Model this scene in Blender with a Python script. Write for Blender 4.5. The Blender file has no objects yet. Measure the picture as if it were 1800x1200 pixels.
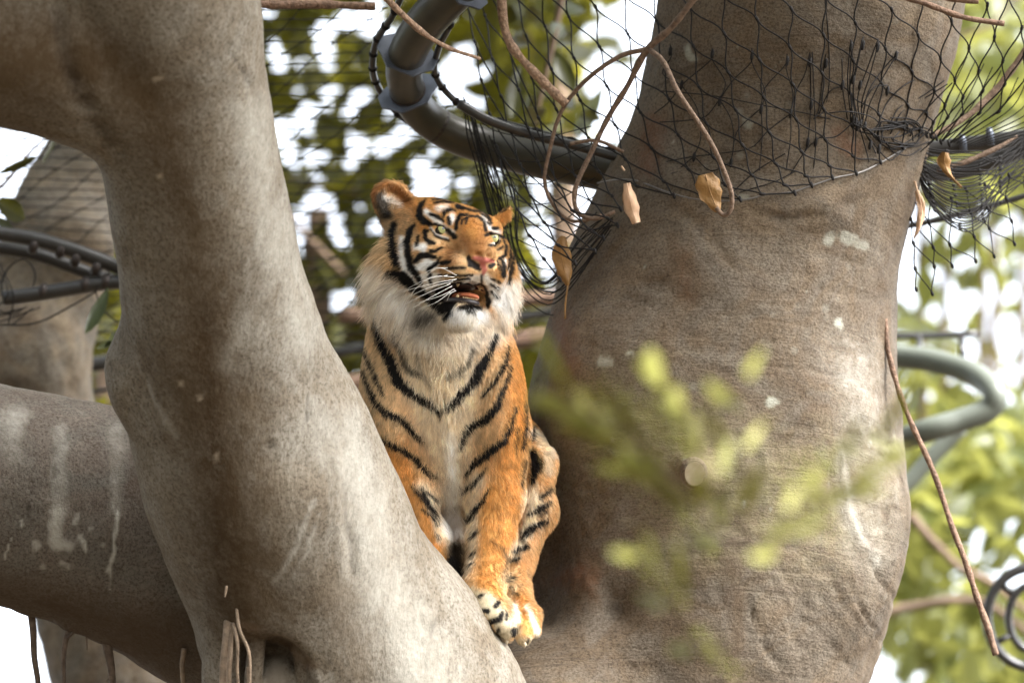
import bpy, math, random
import numpy as np
from mathutils import Vector, Matrix

# ------------------------------------------------------------------ camera, sky, sun, exposure
rng = np.random.default_rng(7)
random.seed(7)
scene = bpy.context.scene
D0 = 13.0                       # metres from the lens to the tiger
PITCH = math.radians(16.0)      # the camera looks up into the tree
CAM = np.array([0.0, 0.0, 1.6])
RIGHT = np.array([1.0, 0.0, 0.0])
UP = np.array([0.0, -math.sin(PITCH), math.cos(PITCH)])
FWD = np.array([0.0, math.cos(PITCH), math.sin(PITCH)])
ROT = np.stack([RIGHT, UP, FWD], 1)          # view axes -> world (columns)

cam_data = bpy.data.cameras.new('camera')
cam_data.lens = 200.0
cam_data.sensor_width = 36.0
cam_data.clip_start = 0.1
cam_data.clip_end = 3000.0
cam = bpy.data.objects.new('camera', cam_data)
scene.collection.objects.link(cam)
cam.location = CAM
cam.rotation_euler = (math.pi / 2 + PITCH, 0, 0)
cam_data.dof.use_dof = True
cam_data.dof.focus_distance = D0 - 0.10
cam_data.dof.aperture_fstop = 2.7
scene.camera = cam

SUN_EL, SUN_AZ = math.radians(50), math.radians(122)   # azimuth clockwise from +Y (away from the lens)
world = bpy.data.worlds.new('World')
scene.world = world
world.use_nodes = True
wn = world.node_tree
bg = wn.nodes['Background']
sky = wn.nodes.new('ShaderNodeTexSky')
sky.sky_type = 'NISHITA'
sky.sun_disc = False
sky.sun_elevation = SUN_EL
sky.sun_rotation = SUN_AZ
sky.air_density = 1.0
sky.dust_density = 4.0
sky.ozone_density = 1.0
hs = wn.nodes.new('ShaderNodeHueSaturation'); hs.inputs['Saturation'].default_value = 0.35   # bright hazy overcast
wn.links.new(sky.outputs[0], hs.inputs['Color']); wn.links.new(hs.outputs[0], bg.inputs[0])
bg.inputs[1].default_value = 0.15
sun_data = bpy.data.lights.new('sun', 'SUN')
sun_data.energy = 2.0
sun_data.angle = math.radians(24)
sun_data.color = (1.0, 0.985, 0.965)
sun = bpy.data.objects.new('sun', sun_data)
scene.collection.objects.link(sun)
sdir = Vector((math.sin(SUN_AZ) * math.cos(SUN_EL), math.cos(SUN_AZ) * math.cos(SUN_EL), math.sin(SUN_EL)))
sun.rotation_euler = (-sdir).to_track_quat('-Z', 'Y').to_euler()
scene.view_settings.view_transform = 'Standard'
scene.view_settings.look = 'None'
scene.view_settings.gamma = 1.0
scene.view_settings.exposure = 2.62
scene.cycles.use_denoising = True
scene.cycles.max_bounces = 8
scene.cycles.diffuse_bounces = 4
scene.cycles_curves.shape = 'RIBBONS'

# ------------------------------------------------------------------ helpers
K = 1e-4                        # metres per photo pixel per metre of depth (200 mm on 36 mm, 1800 px)

def V(px, py, d):
    """photo pixel + distance behind the tiger's plane (m) -> view axes (right, up, depth) in metres"""
    z = D0 + d
    return np.array([(px - 900.0) * K * z, (600.0 - py) * K * z, z])

def R(rpx, d=0.0):
    return rpx * K * (D0 + d)

def to_world(P):
    return np.asarray(P, float) @ ROT.T + CAM

def W(px, py, d):
    return to_world(V(px, py, d))

def project(Pv):
    """view axes -> photo pixels"""
    return 900.0 + Pv[:, 0] / (K * Pv[:, 2]), 600.0 - Pv[:, 1] / (K * Pv[:, 2])

def empty(name, loc, label=None, cat=None, group=None):
    o = bpy.data.objects.new(name, None)
    o.empty_display_size = 0.1
    o.location = [float(c) for c in loc]
    scene.collection.objects.link(o)
    tag(o, label, cat, group)
    return o

def tag(o, label=None, cat=None, group=None, kind=None):
    if label: o['label'] = label
    if cat: o['category'] = cat
    if group: o['group'] = group
    if kind: o['kind'] = kind
    return o

def root_loc(o):
    p = Vector((0, 0, 0))
    while o is not None:
        p += o.location
        o = o.parent
    return np.array(p)

def mesh_obj(name, verts, faces, mat, parent=None, smooth=True, world=False, origin=None):
    """verts in view axes (or world); linked as one mesh object"""
    v = np.asarray(verts, float)
    if not world:                       # view axes are left-handed: turn the faces round
        v = to_world(v)
        faces = faces[:, ::-1].copy() if isinstance(faces, np.ndarray) else [tuple(f)[::-1] for f in faces]
    if parent is not None:
        base = root_loc(parent); loc = (0, 0, 0)
    else:
        base = v.mean(0) if origin is None else np.asarray(origin); loc = base
    v = v - base
    me = bpy.data.meshes.new(name)
    if isinstance(faces, np.ndarray):
        n = faces.shape[1]
        me.vertices.add(len(v)); me.vertices.foreach_set('co', v.astype(np.float32).ravel())
        me.loops.add(faces.size); me.loops.foreach_set('vertex_index', faces.astype(np.int32).ravel())
        me.polygons.add(len(faces))
        me.polygons.foreach_set('loop_start', np.arange(0, faces.size, n, dtype=np.int32))
        me.update(calc_edges=True); me.validate()
    else:
        me.from_pydata([tuple(p) for p in v], [], [tuple(int(k) for k in f) for f in faces])
        me.update()
    if smooth: me.polygons.foreach_set('use_smooth', np.ones(len(me.polygons), dtype=bool))
    if mat is not None: me.materials.append(mat)
    o = bpy.data.objects.new(name, me)
    o.location = [float(c) for c in loc]
    scene.collection.objects.link(o)
    if parent is not None: o.parent = parent
    return o

def color_attr(o, name, rgb):
    a = o.data.attributes.new(name, 'FLOAT_COLOR', 'POINT')
    c = np.ones((len(rgb), 4), np.float32); c[:, :3] = rgb
    a.data.foreach_set('color', c.ravel())

def float_attr(o, name, val):
    a = o.data.attributes.new(name, 'FLOAT', 'POINT')
    a.data.foreach_set('value', np.asarray(val, np.float32))

def srgb(r, g, b):
    c = np.array([r, g, b], float) / 255.0
    return np.where(c <= 0.04045, c / 12.92, ((c + 0.055) / 1.055) ** 2.4)

# value noise -------------------------------------------------------
_T = np.random.default_rng(3).random(4096).astype(np.float32)
def vnoise(P, scale, seed=0):
    q = np.asarray(P) * scale + seed * 17.31
    i = np.floor(q).astype(np.int64); f = q - i; f = f * f * (3 - 2 * f)
    def h(a, b, c): return _T[(a * 73 + b * 1571 + c * 2909 + seed * 131) & 4095]
    x, y, z = i[..., 0], i[..., 1], i[..., 2]
    fx, fy, fz = f[..., 0], f[..., 1], f[..., 2]
    def lx(b, c): return h(x, b, c) * (1 - fx) + h(x + 1, b, c) * fx
    v0 = lx(y, z) * (1 - fy) + lx(y + 1, z) * fy
    v1 = lx(y, z + 1) * (1 - fy) + lx(y + 1, z + 1) * fy
    return (v0 * (1 - fz) + v1 * fz) * 2 - 1

def fbm(P, scale, oct=4, seed=0):
    s = 0; a = 1.0; t = 0
    for k in range(oct):
        s = s + a * vnoise(P, scale * 2 ** k, seed + k); t += a; a *= 0.5
    return s / t

def sstep(a, b, x):
    t = np.clip((x - a) / (b - a), 0, 1); return t * t * (3 - 2 * t)

# implicit surfaces -------------------------------------------------
class Field:
    def __init__(s, lo, hi, h):
        s.lo = np.asarray(lo, float); s.h = h
        s.n = np.ceil((np.asarray(hi) - s.lo) / h).astype(int) + 1
        s.d = np.full(s.n, 0.5, np.float32)
    def _win(s, lo, hi):
        a = np.clip(np.floor((lo - s.lo) / s.h).astype(int), 0, s.n)
        b = np.clip(np.ceil((hi - s.lo) / s.h).astype(int) + 1, 0, s.n)
        if np.any(b <= a): return None, None
        ax = [s.lo[k] + s.h * np.arange(a[k], b[k]) for k in range(3)]
        P = np.stack(np.meshgrid(*ax, indexing='ij'), -1)
        return (slice(a[0], b[0]), slice(a[1], b[1]), slice(a[2], b[2])), P
    def _mix(s, w, d, k, mode):
        a = s.d[w]
        if mode == 'add':
            h = np.maximum(k - np.abs(a - d), 0) / k
            s.d[w] = np.minimum(a, d) - h * h * k * 0.25
        else:
            d = -d
            h = np.maximum(k - np.abs(a - d), 0) / k
            s.d[w] = np.maximum(a, d) + h * h * k * 0.25
    def ell(s, c, r, rot=None, k=0.02, mode='add'):
        c = np.asarray(c, float); r = np.asarray(r, float)
        m = r.max() + k + 4 * s.h
        w, P = s._win(c - m, c + m)
        if w is None: return
        q = P - c
        if rot is not None: q = q @ rot          # columns of rot are the ellipsoid's own axes
        k0 = np.linalg.norm(q / r, axis=-1); k1 = np.linalg.norm(q / (r * r), axis=-1) + 1e-9
        s._mix(w, k0 * (k0 - 1) / k1, k, mode)
    def cap(s, a, b, ra, rb, k=0.02, mode='add', amp=None):
        a = np.asarray(a, float); b = np.asarray(b, float)
        m = max(ra, rb) + k + 4 * s.h
        w, P = s._win(np.minimum(a, b) - m, np.maximum(a, b) + m)
        if w is None: return
        ab = b - a
        t = np.clip(((P - a) @ ab) / (ab @ ab), 0, 1)
        d = np.linalg.norm(P - a - t[..., None] * ab, axis=-1) - (ra + (rb - ra) * t)
        s._mix(w, d, k, mode)
    def mesh(s):
        D = s.d
        ins = D < 0
        c = [ins[i:D.shape[0] - 1 + i, j:D.shape[1] - 1 + j, k:D.shape[2] - 1 + k] for i in (0, 1) for j in (0, 1) for k in (0, 1)]
        cnt = sum(x.astype(np.int8) for x in c)
        act = (cnt > 0) & (cnt < 8)
        idx = np.argwhere(act)
        vid = np.full(act.shape, -1, np.int64); vid[act] = np.arange(len(idx))
        corners = np.array([(i, j, k) for i in (0, 1) for j in (0, 1) for k in (0, 1)])
        val = np.stack([D[tuple((idx + o).T)] for o in corners], 1)
        pos = np.zeros((len(idx), 3)); num = np.zeros(len(idx))
        for e in range(8):
            for f in range(e + 1, 8):
                if np.abs(corners[e] - corners[f]).sum() != 1: continue
                a, b = val[:, e], val[:, f]
                cr = (a < 0) != (b < 0)
                t = np.where(cr, a / np.where(cr, a - b, 1), 0)
                p = corners[e] + t[:, None] * (corners[f] - corners[e])
                pos += np.where(cr[:, None], p, 0); num += cr
        verts = s.lo + s.h * (idx + pos / num[:, None])
        F = []
        for ax in range(3):
            sl0 = [slice(None)] * 3; sl1 = [slice(None)] * 3
            sl0[ax] = slice(0, -1); sl1[ax] = slice(1, None)
            a, b = ins[tuple(sl0)], ins[tuple(sl1)]
            e = np.argwhere(a != b)
            u, v = [k for k in range(3) if k != ax]
            ok = (e[:, u] > 0) & (e[:, v] > 0) & (e[:, u] < D.shape[u] - 1) & (e[:, v] < D.shape[v] - 1)
            e = e[ok]
            du = np.zeros(3, int); du[u] = 1; dv = np.zeros(3, int); dv[v] = 1
            q = np.stack([vid[tuple((e - du - dv).T)], vid[tuple((e - dv).T)], vid[tuple(e.T)], vid[tuple((e - du).T)]], 1)
            flip = a[tuple(e.T)]
            if ax == 1: flip = ~flip
            q[~flip] = q[~flip][:, ::-1]
            F.append(q)
        return verts, np.concatenate(F)

def vnormals(v, f):
    n = np.cross(v[f[:, 2]] - v[f[:, 0]], v[f[:, 3 if f.shape[1] > 3 else 1]] - v[f[:, 1 if f.shape[1] > 3 else 0]])
    out = np.zeros_like(v)
    for k in range(f.shape[1]): np.add.at(out, f[:, k], n)
    return out / (np.linalg.norm(out, axis=1, keepdims=True) + 1e-12)

def spline(pts, n):
    """Catmull-Rom through rows of pts"""
    p = np.asarray(pts, float)
    p = np.vstack([2 * p[0] - p[1], p, 2 * p[-1] - p[-2]])
    out = []
    m = len(p) - 3
    for t in np.linspace(0, m - 1e-9, n):
        i = int(t); f = t - i
        a, b, c, d = p[i:i + 4]
        out.append(0.5 * (2 * b + (c - a) * f + (2 * a - 5 * b + 4 * c - d) * f * f + (3 * b - a - 3 * c + d) * f ** 3))
    return np.array(out)

class Tubes:
    """several tubes gathered into one mesh"""
    def __init__(s): s.v = []; s.f = []; s.n = 0
    def tube(s, P, r, sides=6, cap=True):
        P = np.asarray(P, float); n = len(P)
        r = np.full(n, r) if np.isscalar(r) else np.asarray(r, float)
        T = np.gradient(P, axis=0); T /= np.linalg.norm(T, axis=1, keepdims=True) + 1e-12
        ref = np.array([0, 0, 1.0]) if abs(T[0][2]) < 0.9 else np.array([1.0, 0, 0])
        N = np.cross(T[0], ref); N /= np.linalg.norm(N)
        an = np.linspace(0, 2 * np.pi, sides, endpoint=False)
        rings = []
        for i in range(n):
            N = N - T[i] * (N @ T[i]); N /= np.linalg.norm(N) + 1e-12
            B = np.cross(T[i], N)
            rings.append(P[i] + r[i] * (np.cos(an)[:, None] * N + np.sin(an)[:, None] * B))
        s.v.append(np.concatenate(rings))
        for i in range(n - 1):
            for k in range(sides):
                a = s.n + i * sides + k; b = s.n + i * sides + (k + 1) % sides
                s.f.append((a, b, b + sides, a + sides))
        if cap:
            s.f.append(tuple(s.n + k for k in range(sides))[::-1])
            s.f.append(tuple(s.n + (n - 1) * sides + k for k in range(sides)))
        s.n += n * sides
        return s
    def add(s, v, f):
        s.v.append(np.asarray(v, float)); s.f += [tuple(int(k) + s.n for k in q) for q in f]; s.n += len(v)
        return s
    def build(s, name, mat, parent=None, **kw):
        return mesh_obj(name, np.concatenate(s.v), s.f, mat, parent, **kw)

def path(pts, n, wob=0.0, seed=0):
    """list of (px, py, d) -> smooth view-space polyline"""
    P = np.array([V(*p[:3]) for p in pts])
    Q = spline(P, n)
    if wob:
        Q = Q + wob * np.stack([vnoise(Q, 9, seed), vnoise(Q, 9, seed + 5), vnoise(Q, 9, seed + 9)], 1)
    return Q

# materials ---------------------------------------------------------
def new_mat(name):
    m = bpy.data.materials.new(name); m.use_nodes = True
    nt = m.node_tree
    return m, nt, nt.nodes['Principled BSDF']

def plain(name, rgb, rough=0.6, spec=0.4, var=0.15, scale=40.0, metal=0.0, bump=0.0, bscale=None, var2=None):
    m, nt, b = new_mat(name)
    tc = nt.nodes.new('ShaderNodeTexCoord')
    nz = nt.nodes.new('ShaderNodeTexNoise'); nz.inputs['Scale'].default_value = scale; nz.inputs['Detail'].default_value = 4
    nt.links.new(tc.outputs['Object'], nz.inputs['Vector'])
    cr = nt.nodes.new('ShaderNodeValToRGB')
    c = np.asarray(rgb, float)
    lo = c * (1 - var); hi = np.clip(c * (1 + var), 0, 1) if var2 is None else np.asarray(var2)
    cr.color_ramp.elements[0].position = 0.3; cr.color_ramp.elements[1].position = 0.7
    cr.color_ramp.elements[0].color = (*lo, 1); cr.color_ramp.elements[1].color = (*hi, 1)
    nt.links.new(nz.outputs['Fac'], cr.inputs[0]); nt.links.new(cr.outputs[0], b.inputs['Base Color'])
    b.inputs['Roughness'].default_value = rough
    b.inputs['Specular IOR Level'].default_value = spec
    b.inputs['Metallic'].default_value = metal
    if bump:
        n2 = nt.nodes.new('ShaderNodeTexNoise'); n2.inputs['Scale'].default_value = bscale or scale * 3; n2.inputs['Detail'].default_value = 6
        nt.links.new(tc.outputs['Object'], n2.inputs['Vector'])
        bp = nt.nodes.new('ShaderNodeBump'); bp.inputs['Strength'].default_value = bump; bp.inputs['Distance'].default_value = 0.01
        nt.links.new(n2.outputs['Fac'], bp.inputs['Height']); nt.links.new(bp.outputs[0], b.inputs['Normal'])
    return m
# ------------------------------------------------------------------ ground
ground_mat = plain('leaf_litter_soil', (0.045, 0.034, 0.022), rough=0.95, spec=0.1, var=0.5, scale=0.8)
gm = [(-400, -100, 0), (400, -100, 0), (400, 900, 0), (-400, 900, 0)]
ground = mesh_obj('ground', gm, [(0, 1, 2, 3)], ground_mat, world=True, smooth=False)
tag(ground, kind='structure', label='dark soil and leaf litter far below the tree', cat='ground')

# ------------------------------------------------------------------ bark
def bark(name, dark, light, stain_shade, grain_dir=(1, 1, 1), grain=60.0, bump=0.35, lich=0.5, attr=True, ring=0.0, grey=(.2, .19, .165), speck=0.8, speck_scale=170):
    m, nt, b = new_mat(name)
    L = nt.links.new; N = nt.nodes.new
    tc = N('ShaderNodeTexCoord')
    mp = N('ShaderNodeMapping'); mp.inputs['Scale'].default_value = grain_dir
    L(tc.outputs['Object'], mp.inputs[0])
    def noise(scale, det=5, vec=None, rough=0.55, dist=0.0):
        n = N('ShaderNodeTexNoise'); n.inputs['Scale'].default_value = scale; n.inputs['Detail'].default_value = det
        n.inputs['Roughness'].default_value = rough; n.inputs['Distortion'].default_value = dist
        L(vec or tc.outputs['Object'], n.inputs['Vector']); return n.outputs['Fac']
    def ramp(f, a, b_, c0=(0, 0, 0), c1=(1, 1, 1)):
        r = N('ShaderNodeValToRGB'); r.color_ramp.elements[0].position = a; r.color_ramp.elements[1].position = b_
        r.color_ramp.elements[0].color = (*c0, 1); r.color_ramp.elements[1].color = (*c1, 1); L(f, r.inputs[0]); return r.outputs[0]
    def mix(f, a, b_, t='MIX'):
        x = N('ShaderNodeMix'); x.data_type = 'RGBA'; x.blend_type = t
        for s, val in ((0, f), (6, a), (7, b_)):
            if hasattr(val, 'node'): L(val, x.inputs[s])
            else: x.inputs[s].default_value = val if s == 0 else (*val, 1)
        return x.outputs[2]
    big = noise(2.6, 5, None, 0.6, 0.6)
    fine = noise(grain, 6, mp.outputs[0], 0.65)
    mid = noise(14, 6, mp.outputs[0], 0.6, 0.4)
    col = mix(ramp(big, 0.36, 0.64), dark, light)
    pat = noise(6.5, 6, None, 0.65, 1.2)
    col = mix(ramp(pat, 0.42, 0.60, (0, 0, 0), (.75, .75, .75)), col, grey)
    spk = noise(speck_scale, 3, None, 0.7)
    col = mix(ramp(mid, 0.35, 0.7), mix(0.30, col, stain_shade), col)
    col = mix(ramp(fine, 0.3, 0.7, (0.62, 0.62, 0.62), (1.25, 1.25, 1.25)), (0, 0, 0), col) if False else mix(0.75, col, ramp(fine, 0.28, 0.72, (0.45, 0.43, 0.40), (1, 1, 1)), 'MULTIPLY')
    col = mix(speck, col, ramp(spk, 0.36, 0.52, (0.42, 0.38, 0.33), (1, 1, 1)), 'MULTIPLY')
    if ring:
        wm = N('ShaderNodeMapping'); wm.inputs['Scale'].default_value = (3.0, 3.0, 40.0); wm.inputs['Rotation'].default_value = (0, 0.25, 0)
        L(tc.outputs['Object'], wm.inputs[0])
        wn_ = noise(1.0, 4, wm.outputs[0], 0.6, 1.0)
        wl = N('ShaderNodeMath'); wl.operation = 'MULTIPLY'; L(ramp(wn_, 0.30, 0.42, (1, 1, 1), (0, 0, 0)), wl.inputs[0]); L(ramp(noise(3.0, 3), 0.42, 0.6), wl.inputs[1])
        wl2 = N('ShaderNodeMath'); wl2.operation = 'MULTIPLY'; wl2.inputs[1].default_value = 0.6; L(wl.outputs[0], wl2.inputs[0])
        col = mix(wl2.outputs[0], col, (0.045, 0.032, 0.022))
    # pale lichen spots
    vo = N('ShaderNodeTexVoronoi'); vo.inputs['Scale'].default_value = 16.0; vo.inputs['Randomness'].default_value = 1.0
    L(tc.outputs['Object'], vo.inputs['Vector'])
    lm = N('ShaderNodeMath'); lm.operation = 'MULTIPLY'
    L(ramp(vo.outputs['Distance'], 0.10, 0.22, (1, 1, 1), (0, 0, 0)), lm.inputs[0]); L(ramp(noise(5, 3), 0.53, 0.66), lm.inputs[1])
    lm2 = N('ShaderNodeMath'); lm2.operation = 'MULTIPLY'; lm2.inputs[1].default_value = lich; L(lm.outputs[0], lm2.inputs[0])
    col = mix(lm2.outputs[0], col, (0.42, 0.43, 0.37))
    if attr:
        at = N('ShaderNodeAttribute'); at.attribute_name = 'stain_shade'
        ad = N('ShaderNodeAttribute'); ad.attribute_name = 'stain_shade_amount'
        # break the edge of the stain with the grain
        mm = N('ShaderNodeMath'); mm.operation = 'MULTIPLY_ADD'; mm.use_clamp = True
        brk = noise(75, 5, None, 0.7); ba = N('ShaderNodeMath'); ba.operation = 'MULTIPLY_ADD'; L(brk, ba.inputs[0]); ba.inputs[1].default_value = 0.9; L(mid, ba.inputs[2])
        L(ba.outputs[0], mm.inputs[0]); mm.inputs[1].default_value = 0.9; 
        sb = N('ShaderNodeMath'); sb.operation = 'SUBTRACT'; L(ad.outputs['Fac'], sb.inputs[0]); sb.inputs[1].default_value = 0.82
        L(sb.outputs[0], mm.inputs[2])
        m3 = N('ShaderNodeMath'); m3.operation = 'MULTIPLY'; m3.use_clamp = True; L(mm.outputs[0], m3.inputs[0]); 
        gt = N('ShaderNodeMath'); gt.operation = 'MULTIPLY'; gt.use_clamp = True; L(ad.outputs['Fac'], gt.inputs[0]); gt.inputs[1].default_value = 4.0
        L(gt.outputs[0], m3.inputs[1])
        col = mix(m3.outputs[0], col, at.outputs['Color'])
    L(col, b.inputs['Base Color'])
    b.inputs['Roughness'].default_value = 0.8
    b.inputs['Specular IOR Level'].default_value = 0.25
    h = N('ShaderNodeMath'); h.operation = 'MULTIPLY_ADD'; L(mid, h.inputs[0]); h.inputs[1].default_value = 0.8; L(fine, h.inputs[2])
    hout = h.outputs[0]
    if ring:
        rmap = N('ShaderNodeMapping'); rmap.inputs['Scale'].default_value = (2.0, 2.0, 26.0); rmap.inputs['Rotation'].default_value = (0.0, 0.12, 0)
        L(tc.outputs['Object'], rmap.inputs[0])
        rn = noise(1.3, 5, rmap.outputs[0], 0.55, 0.8)
        h2 = N('ShaderNodeMath'); h2.operation = 'MULTIPLY_ADD'; L(ramp(rn, 0.38, 0.55), h2.inputs[0]); h2.inputs[1].default_value = ring; L(hout, h2.inputs[2]); hout = h2.outputs[0]
    bp = N('ShaderNodeBump'); bp.inputs['Strength'].default_value = bump; bp.inputs['Distance'].default_value = 0.012
    L(hout, bp.inputs['Height']); L(bp.outputs[0], b.inputs['Normal'])
    return m

def stroke_mask(px, py, pts, soft):
    """1 inside a brush stroke of (x, y, half-width) points, falling to 0 over soft pixels"""
    out = np.full(px.shape, 1e9)
    pts = [p if len(p) > 2 else (*p, 1) for p in pts]
    if len(pts) == 1: pts = [pts[0], (pts[0][0] + 0.01, pts[0][1], pts[0][2])]
    for (x0, y0, w0), (x1, y1, w1) in zip(pts[:-1], pts[1:]):
        dx, dy = x1 - x0, y1 - y0
        t = np.clip(((px - x0) * dx + (py - y0) * dy) / (dx * dx + dy * dy + 1e-9), 0, 1)
        d = np.hypot(px - x0 - t * dx, py - y0 - t * dy) - (w0 + (w1 - w0) * t)
        out = np.minimum(out, d)
    return 1 - sstep(-soft, soft, out)

def limb_field(F, pts, n=14, k=0.02):
    """pts: (px, py, d, radius px)"""
    q = np.array([[*V(a, b, c), R(r, c)] for a, b, c, r in pts])
    s = spline(q, n)
    for a, b in zip(s[:-1], s[1:]): F.cap(a[:3], b[:3], a[3], b[3], k=k)

def finish_wood(name, F, mat, parent, rough_amp, dents=(), stains_and_shade=(), lump=0.0, seed=0):
    v, f = F.mesh()
    n = vnormals(v, f)
    px, py = project(v)
    disp = rough_amp * fbm(v, 26, 3, seed) + lump * fbm(v, 5, 2, seed + 4)
    front = sstep(0.25, -0.05, n[:, 2])
    rag = np.clip(0.75 + 0.9 * fbm(v, 45, 3, seed + 7), 0.0, 1.6)
    for pts, soft, amp in dents: disp = disp + (1.25 if soft <= 6 else 0.8) * amp * rag * stroke_mask(px + 5 * vnoise(v, 30, 1), py + 5 * vnoise(v, 30, 2), pts, soft * (.9 if soft <= 6 else 1.3)) * front
    v = v + n * disp[:, None]
    o = mesh_obj(name, v, f, mat, parent)
    jx = fbm(v, 40, 3, seed + 11); jy = fbm(v, 40, 3, seed + 15)
    amt = np.zeros(len(v)); col = np.zeros((len(v), 3))
    for c, pts, soft, a in stains_and_shade:  # strokes hold real bark stains and some painted shade
        m = a * stroke_mask(px + 7 * jx, py + 7 * jy, pts, soft) * front
        t = m / np.maximum(m + amt * (1 - m), 1e-6)
        col = col * (1 - t[:, None]) + np.asarray(c) * t[:, None]
        amt = np.maximum(amt, m)
    color_attr(o, 'stain_shade', col); float_attr(o, 'stain_shade_amount', amt)
    return o

fig = empty('fig_tree', W(1210, 1300, 0.5) * [1, 1, 0], 'huge grey-brown fig tree whose forking limbs hold the tiger', 'tree')
bark_trunk = bark('fig_bark_brown', (0.155, 0.115, 0.074), (0.275, 0.215, 0.148), (0.100, 0.062, 0.038), (1, 1, 1.6), 130, 0.36, 0.25, ring=0.30, grey=(.205, .18, .145))
bark_limb = bark('fig_bark_pale', (0.20, 0.165, 0.12), (0.34, 0.30, 0.235), (0.16, 0.11, 0.065), (1.3, 1.3, 0.6), 80, 0.40, 0.0, grey=(.38, .36, .31), speck=.8, speck_scale=130)
bark_low = bark('fig_bark_grey', (0.15, 0.12, 0.095), (0.26, 0.225, 0.19), (0.11, 0.075, 0.05), (1.0, 1, 0.8), 110, 0.45, 0.2)

MOSS = (0.17, 0.175, 0.035); PALE = (0.46, 0.44, 0.38); RED = (0.16, 0.065, 0.03); DARK = (0.035, 0.026, 0.018); LICH = (0.40, 0.41, 0.34)

# the big trunk on the right ---------------------------------------
TR = [(1475, -260, .50, 250), (1429, 0, .52, 258), (1388, 170, .54, 249), (1355, 300, .55, 250), (1292, 470, .57, 277), (1262, 620, .58, 300),
      (1254, 760, .58, 322), (1254, 900, .58, 325), (1230, 1050, .56, 320), (1208, 1200, .55, 298), (1200, 1340, .55, 290)]
F = Field(V(760, 1320, 0.5) - [0, 0, 0.55], V(1830, -200, 0.5) + [0, 0, 0.65], 0.0095)
limb_field(F, TR, 30, 0.03)
F.cap(V(980, 1290, .22), V(1075, 1120, .36), R(150), R(130), 0.12)                    # swelling at the fork
F.cap(V(870, 1360, .20), V(960, 1240, .26), R(120), R(120), 0.10)
F.ell(V(1532, 905, .42), (R(46), R(90), R(80)), k=0.10)                              # burl on the right
F.ell(V(1440, 1010, .38), (R(105), R(110), R(100)), k=0.12)
F.ell(V(1100, 690, .34), (R(110), R(150), R(90)), k=0.12)
F.cap(V(1219, 832, .20), V(1222, 833, .10), R(34), R(28), 0.05)                       # collar of the sawn stub
F.ell(V(1385, 362, .24), (R(70), R(18), R(24)), k=0.08)                               # eyebrow scar
F.ell(V(1085, 1066, .14), (R(10), R(18), R(36)), k=0.08, mode='sub')                  # small hollow at the fork
F.ell(V(950, 1010, .26), (R(26), R(70), R(80)), k=0.10, mode='sub')                   # cleft behind the hind foot
wr = []
for i in range(9):                                                                     # slanting folds in the lower bark
    x = 1230 + i * 36 + random.uniform(-14, 14); y = 985 + random.uniform(-25, 45)
    wr.append(([(x, y, 1), (x + 30 + random.uniform(-8, 12), y + 70, 2.5), (x + 80 + random.uniform(-10, 20), y + random.uniform(120, 200), 1)], 5, -random.uniform(.002, .006)))
for y0, x0, x1 in ((330, 1120, 1240), (520, 1040, 1180), (640, 1330, 1500), (700, 960, 1130), (770, 980, 1110), (800, 960, 1080), (850, 970, 1090), (445, 1400, 1540), (505, 1430, 1550)):
    wr.append(([(x0, y0, 1), ((x0 + x1) / 2, y0 + 8, 3), (x1, y0 + 26, 1)], 5, -0.005))
wr += [([(1475, 790, 2), (1490, 900, 3), (1520, 960, 3), (1575, 990, 2)], 6, 0.005), ([(1455, 820, 3), (1472, 900, 6), (1505, 975, 5)], 14, -0.007),
       ([(1330, 372, 4), (1385, 388, 9), (1440, 380, 4)], 8, -0.016), ([(1210, 380, 5), (1250, 420, 9), (1290, 470, 3)], 12, -0.012),
       ([(1180, 860, 8), (1215, 880, 14), (1260, 880, 10)], 16, -0.014), ([(1240, 930, 6), (1290, 920, 12), (1300, 880, 4)], 16, -0.012),
       ([(1330, 810, 8), (1370, 790, 10), (1385, 770, 4)], 14, -0.010), ([(1535, 770, 6), (1575, 785, 8)], 8, -0.010), ([(1540, 800, 5), (1575, 805, 6)], 6, -0.008),
       ([(1560, 880, 3), (1548, 925, 6)], 7, -0.012), ([(975, 1020, 10), (1030, 1010, 20), (1050, 1050, 8)], 20, 0.010)]
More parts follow.
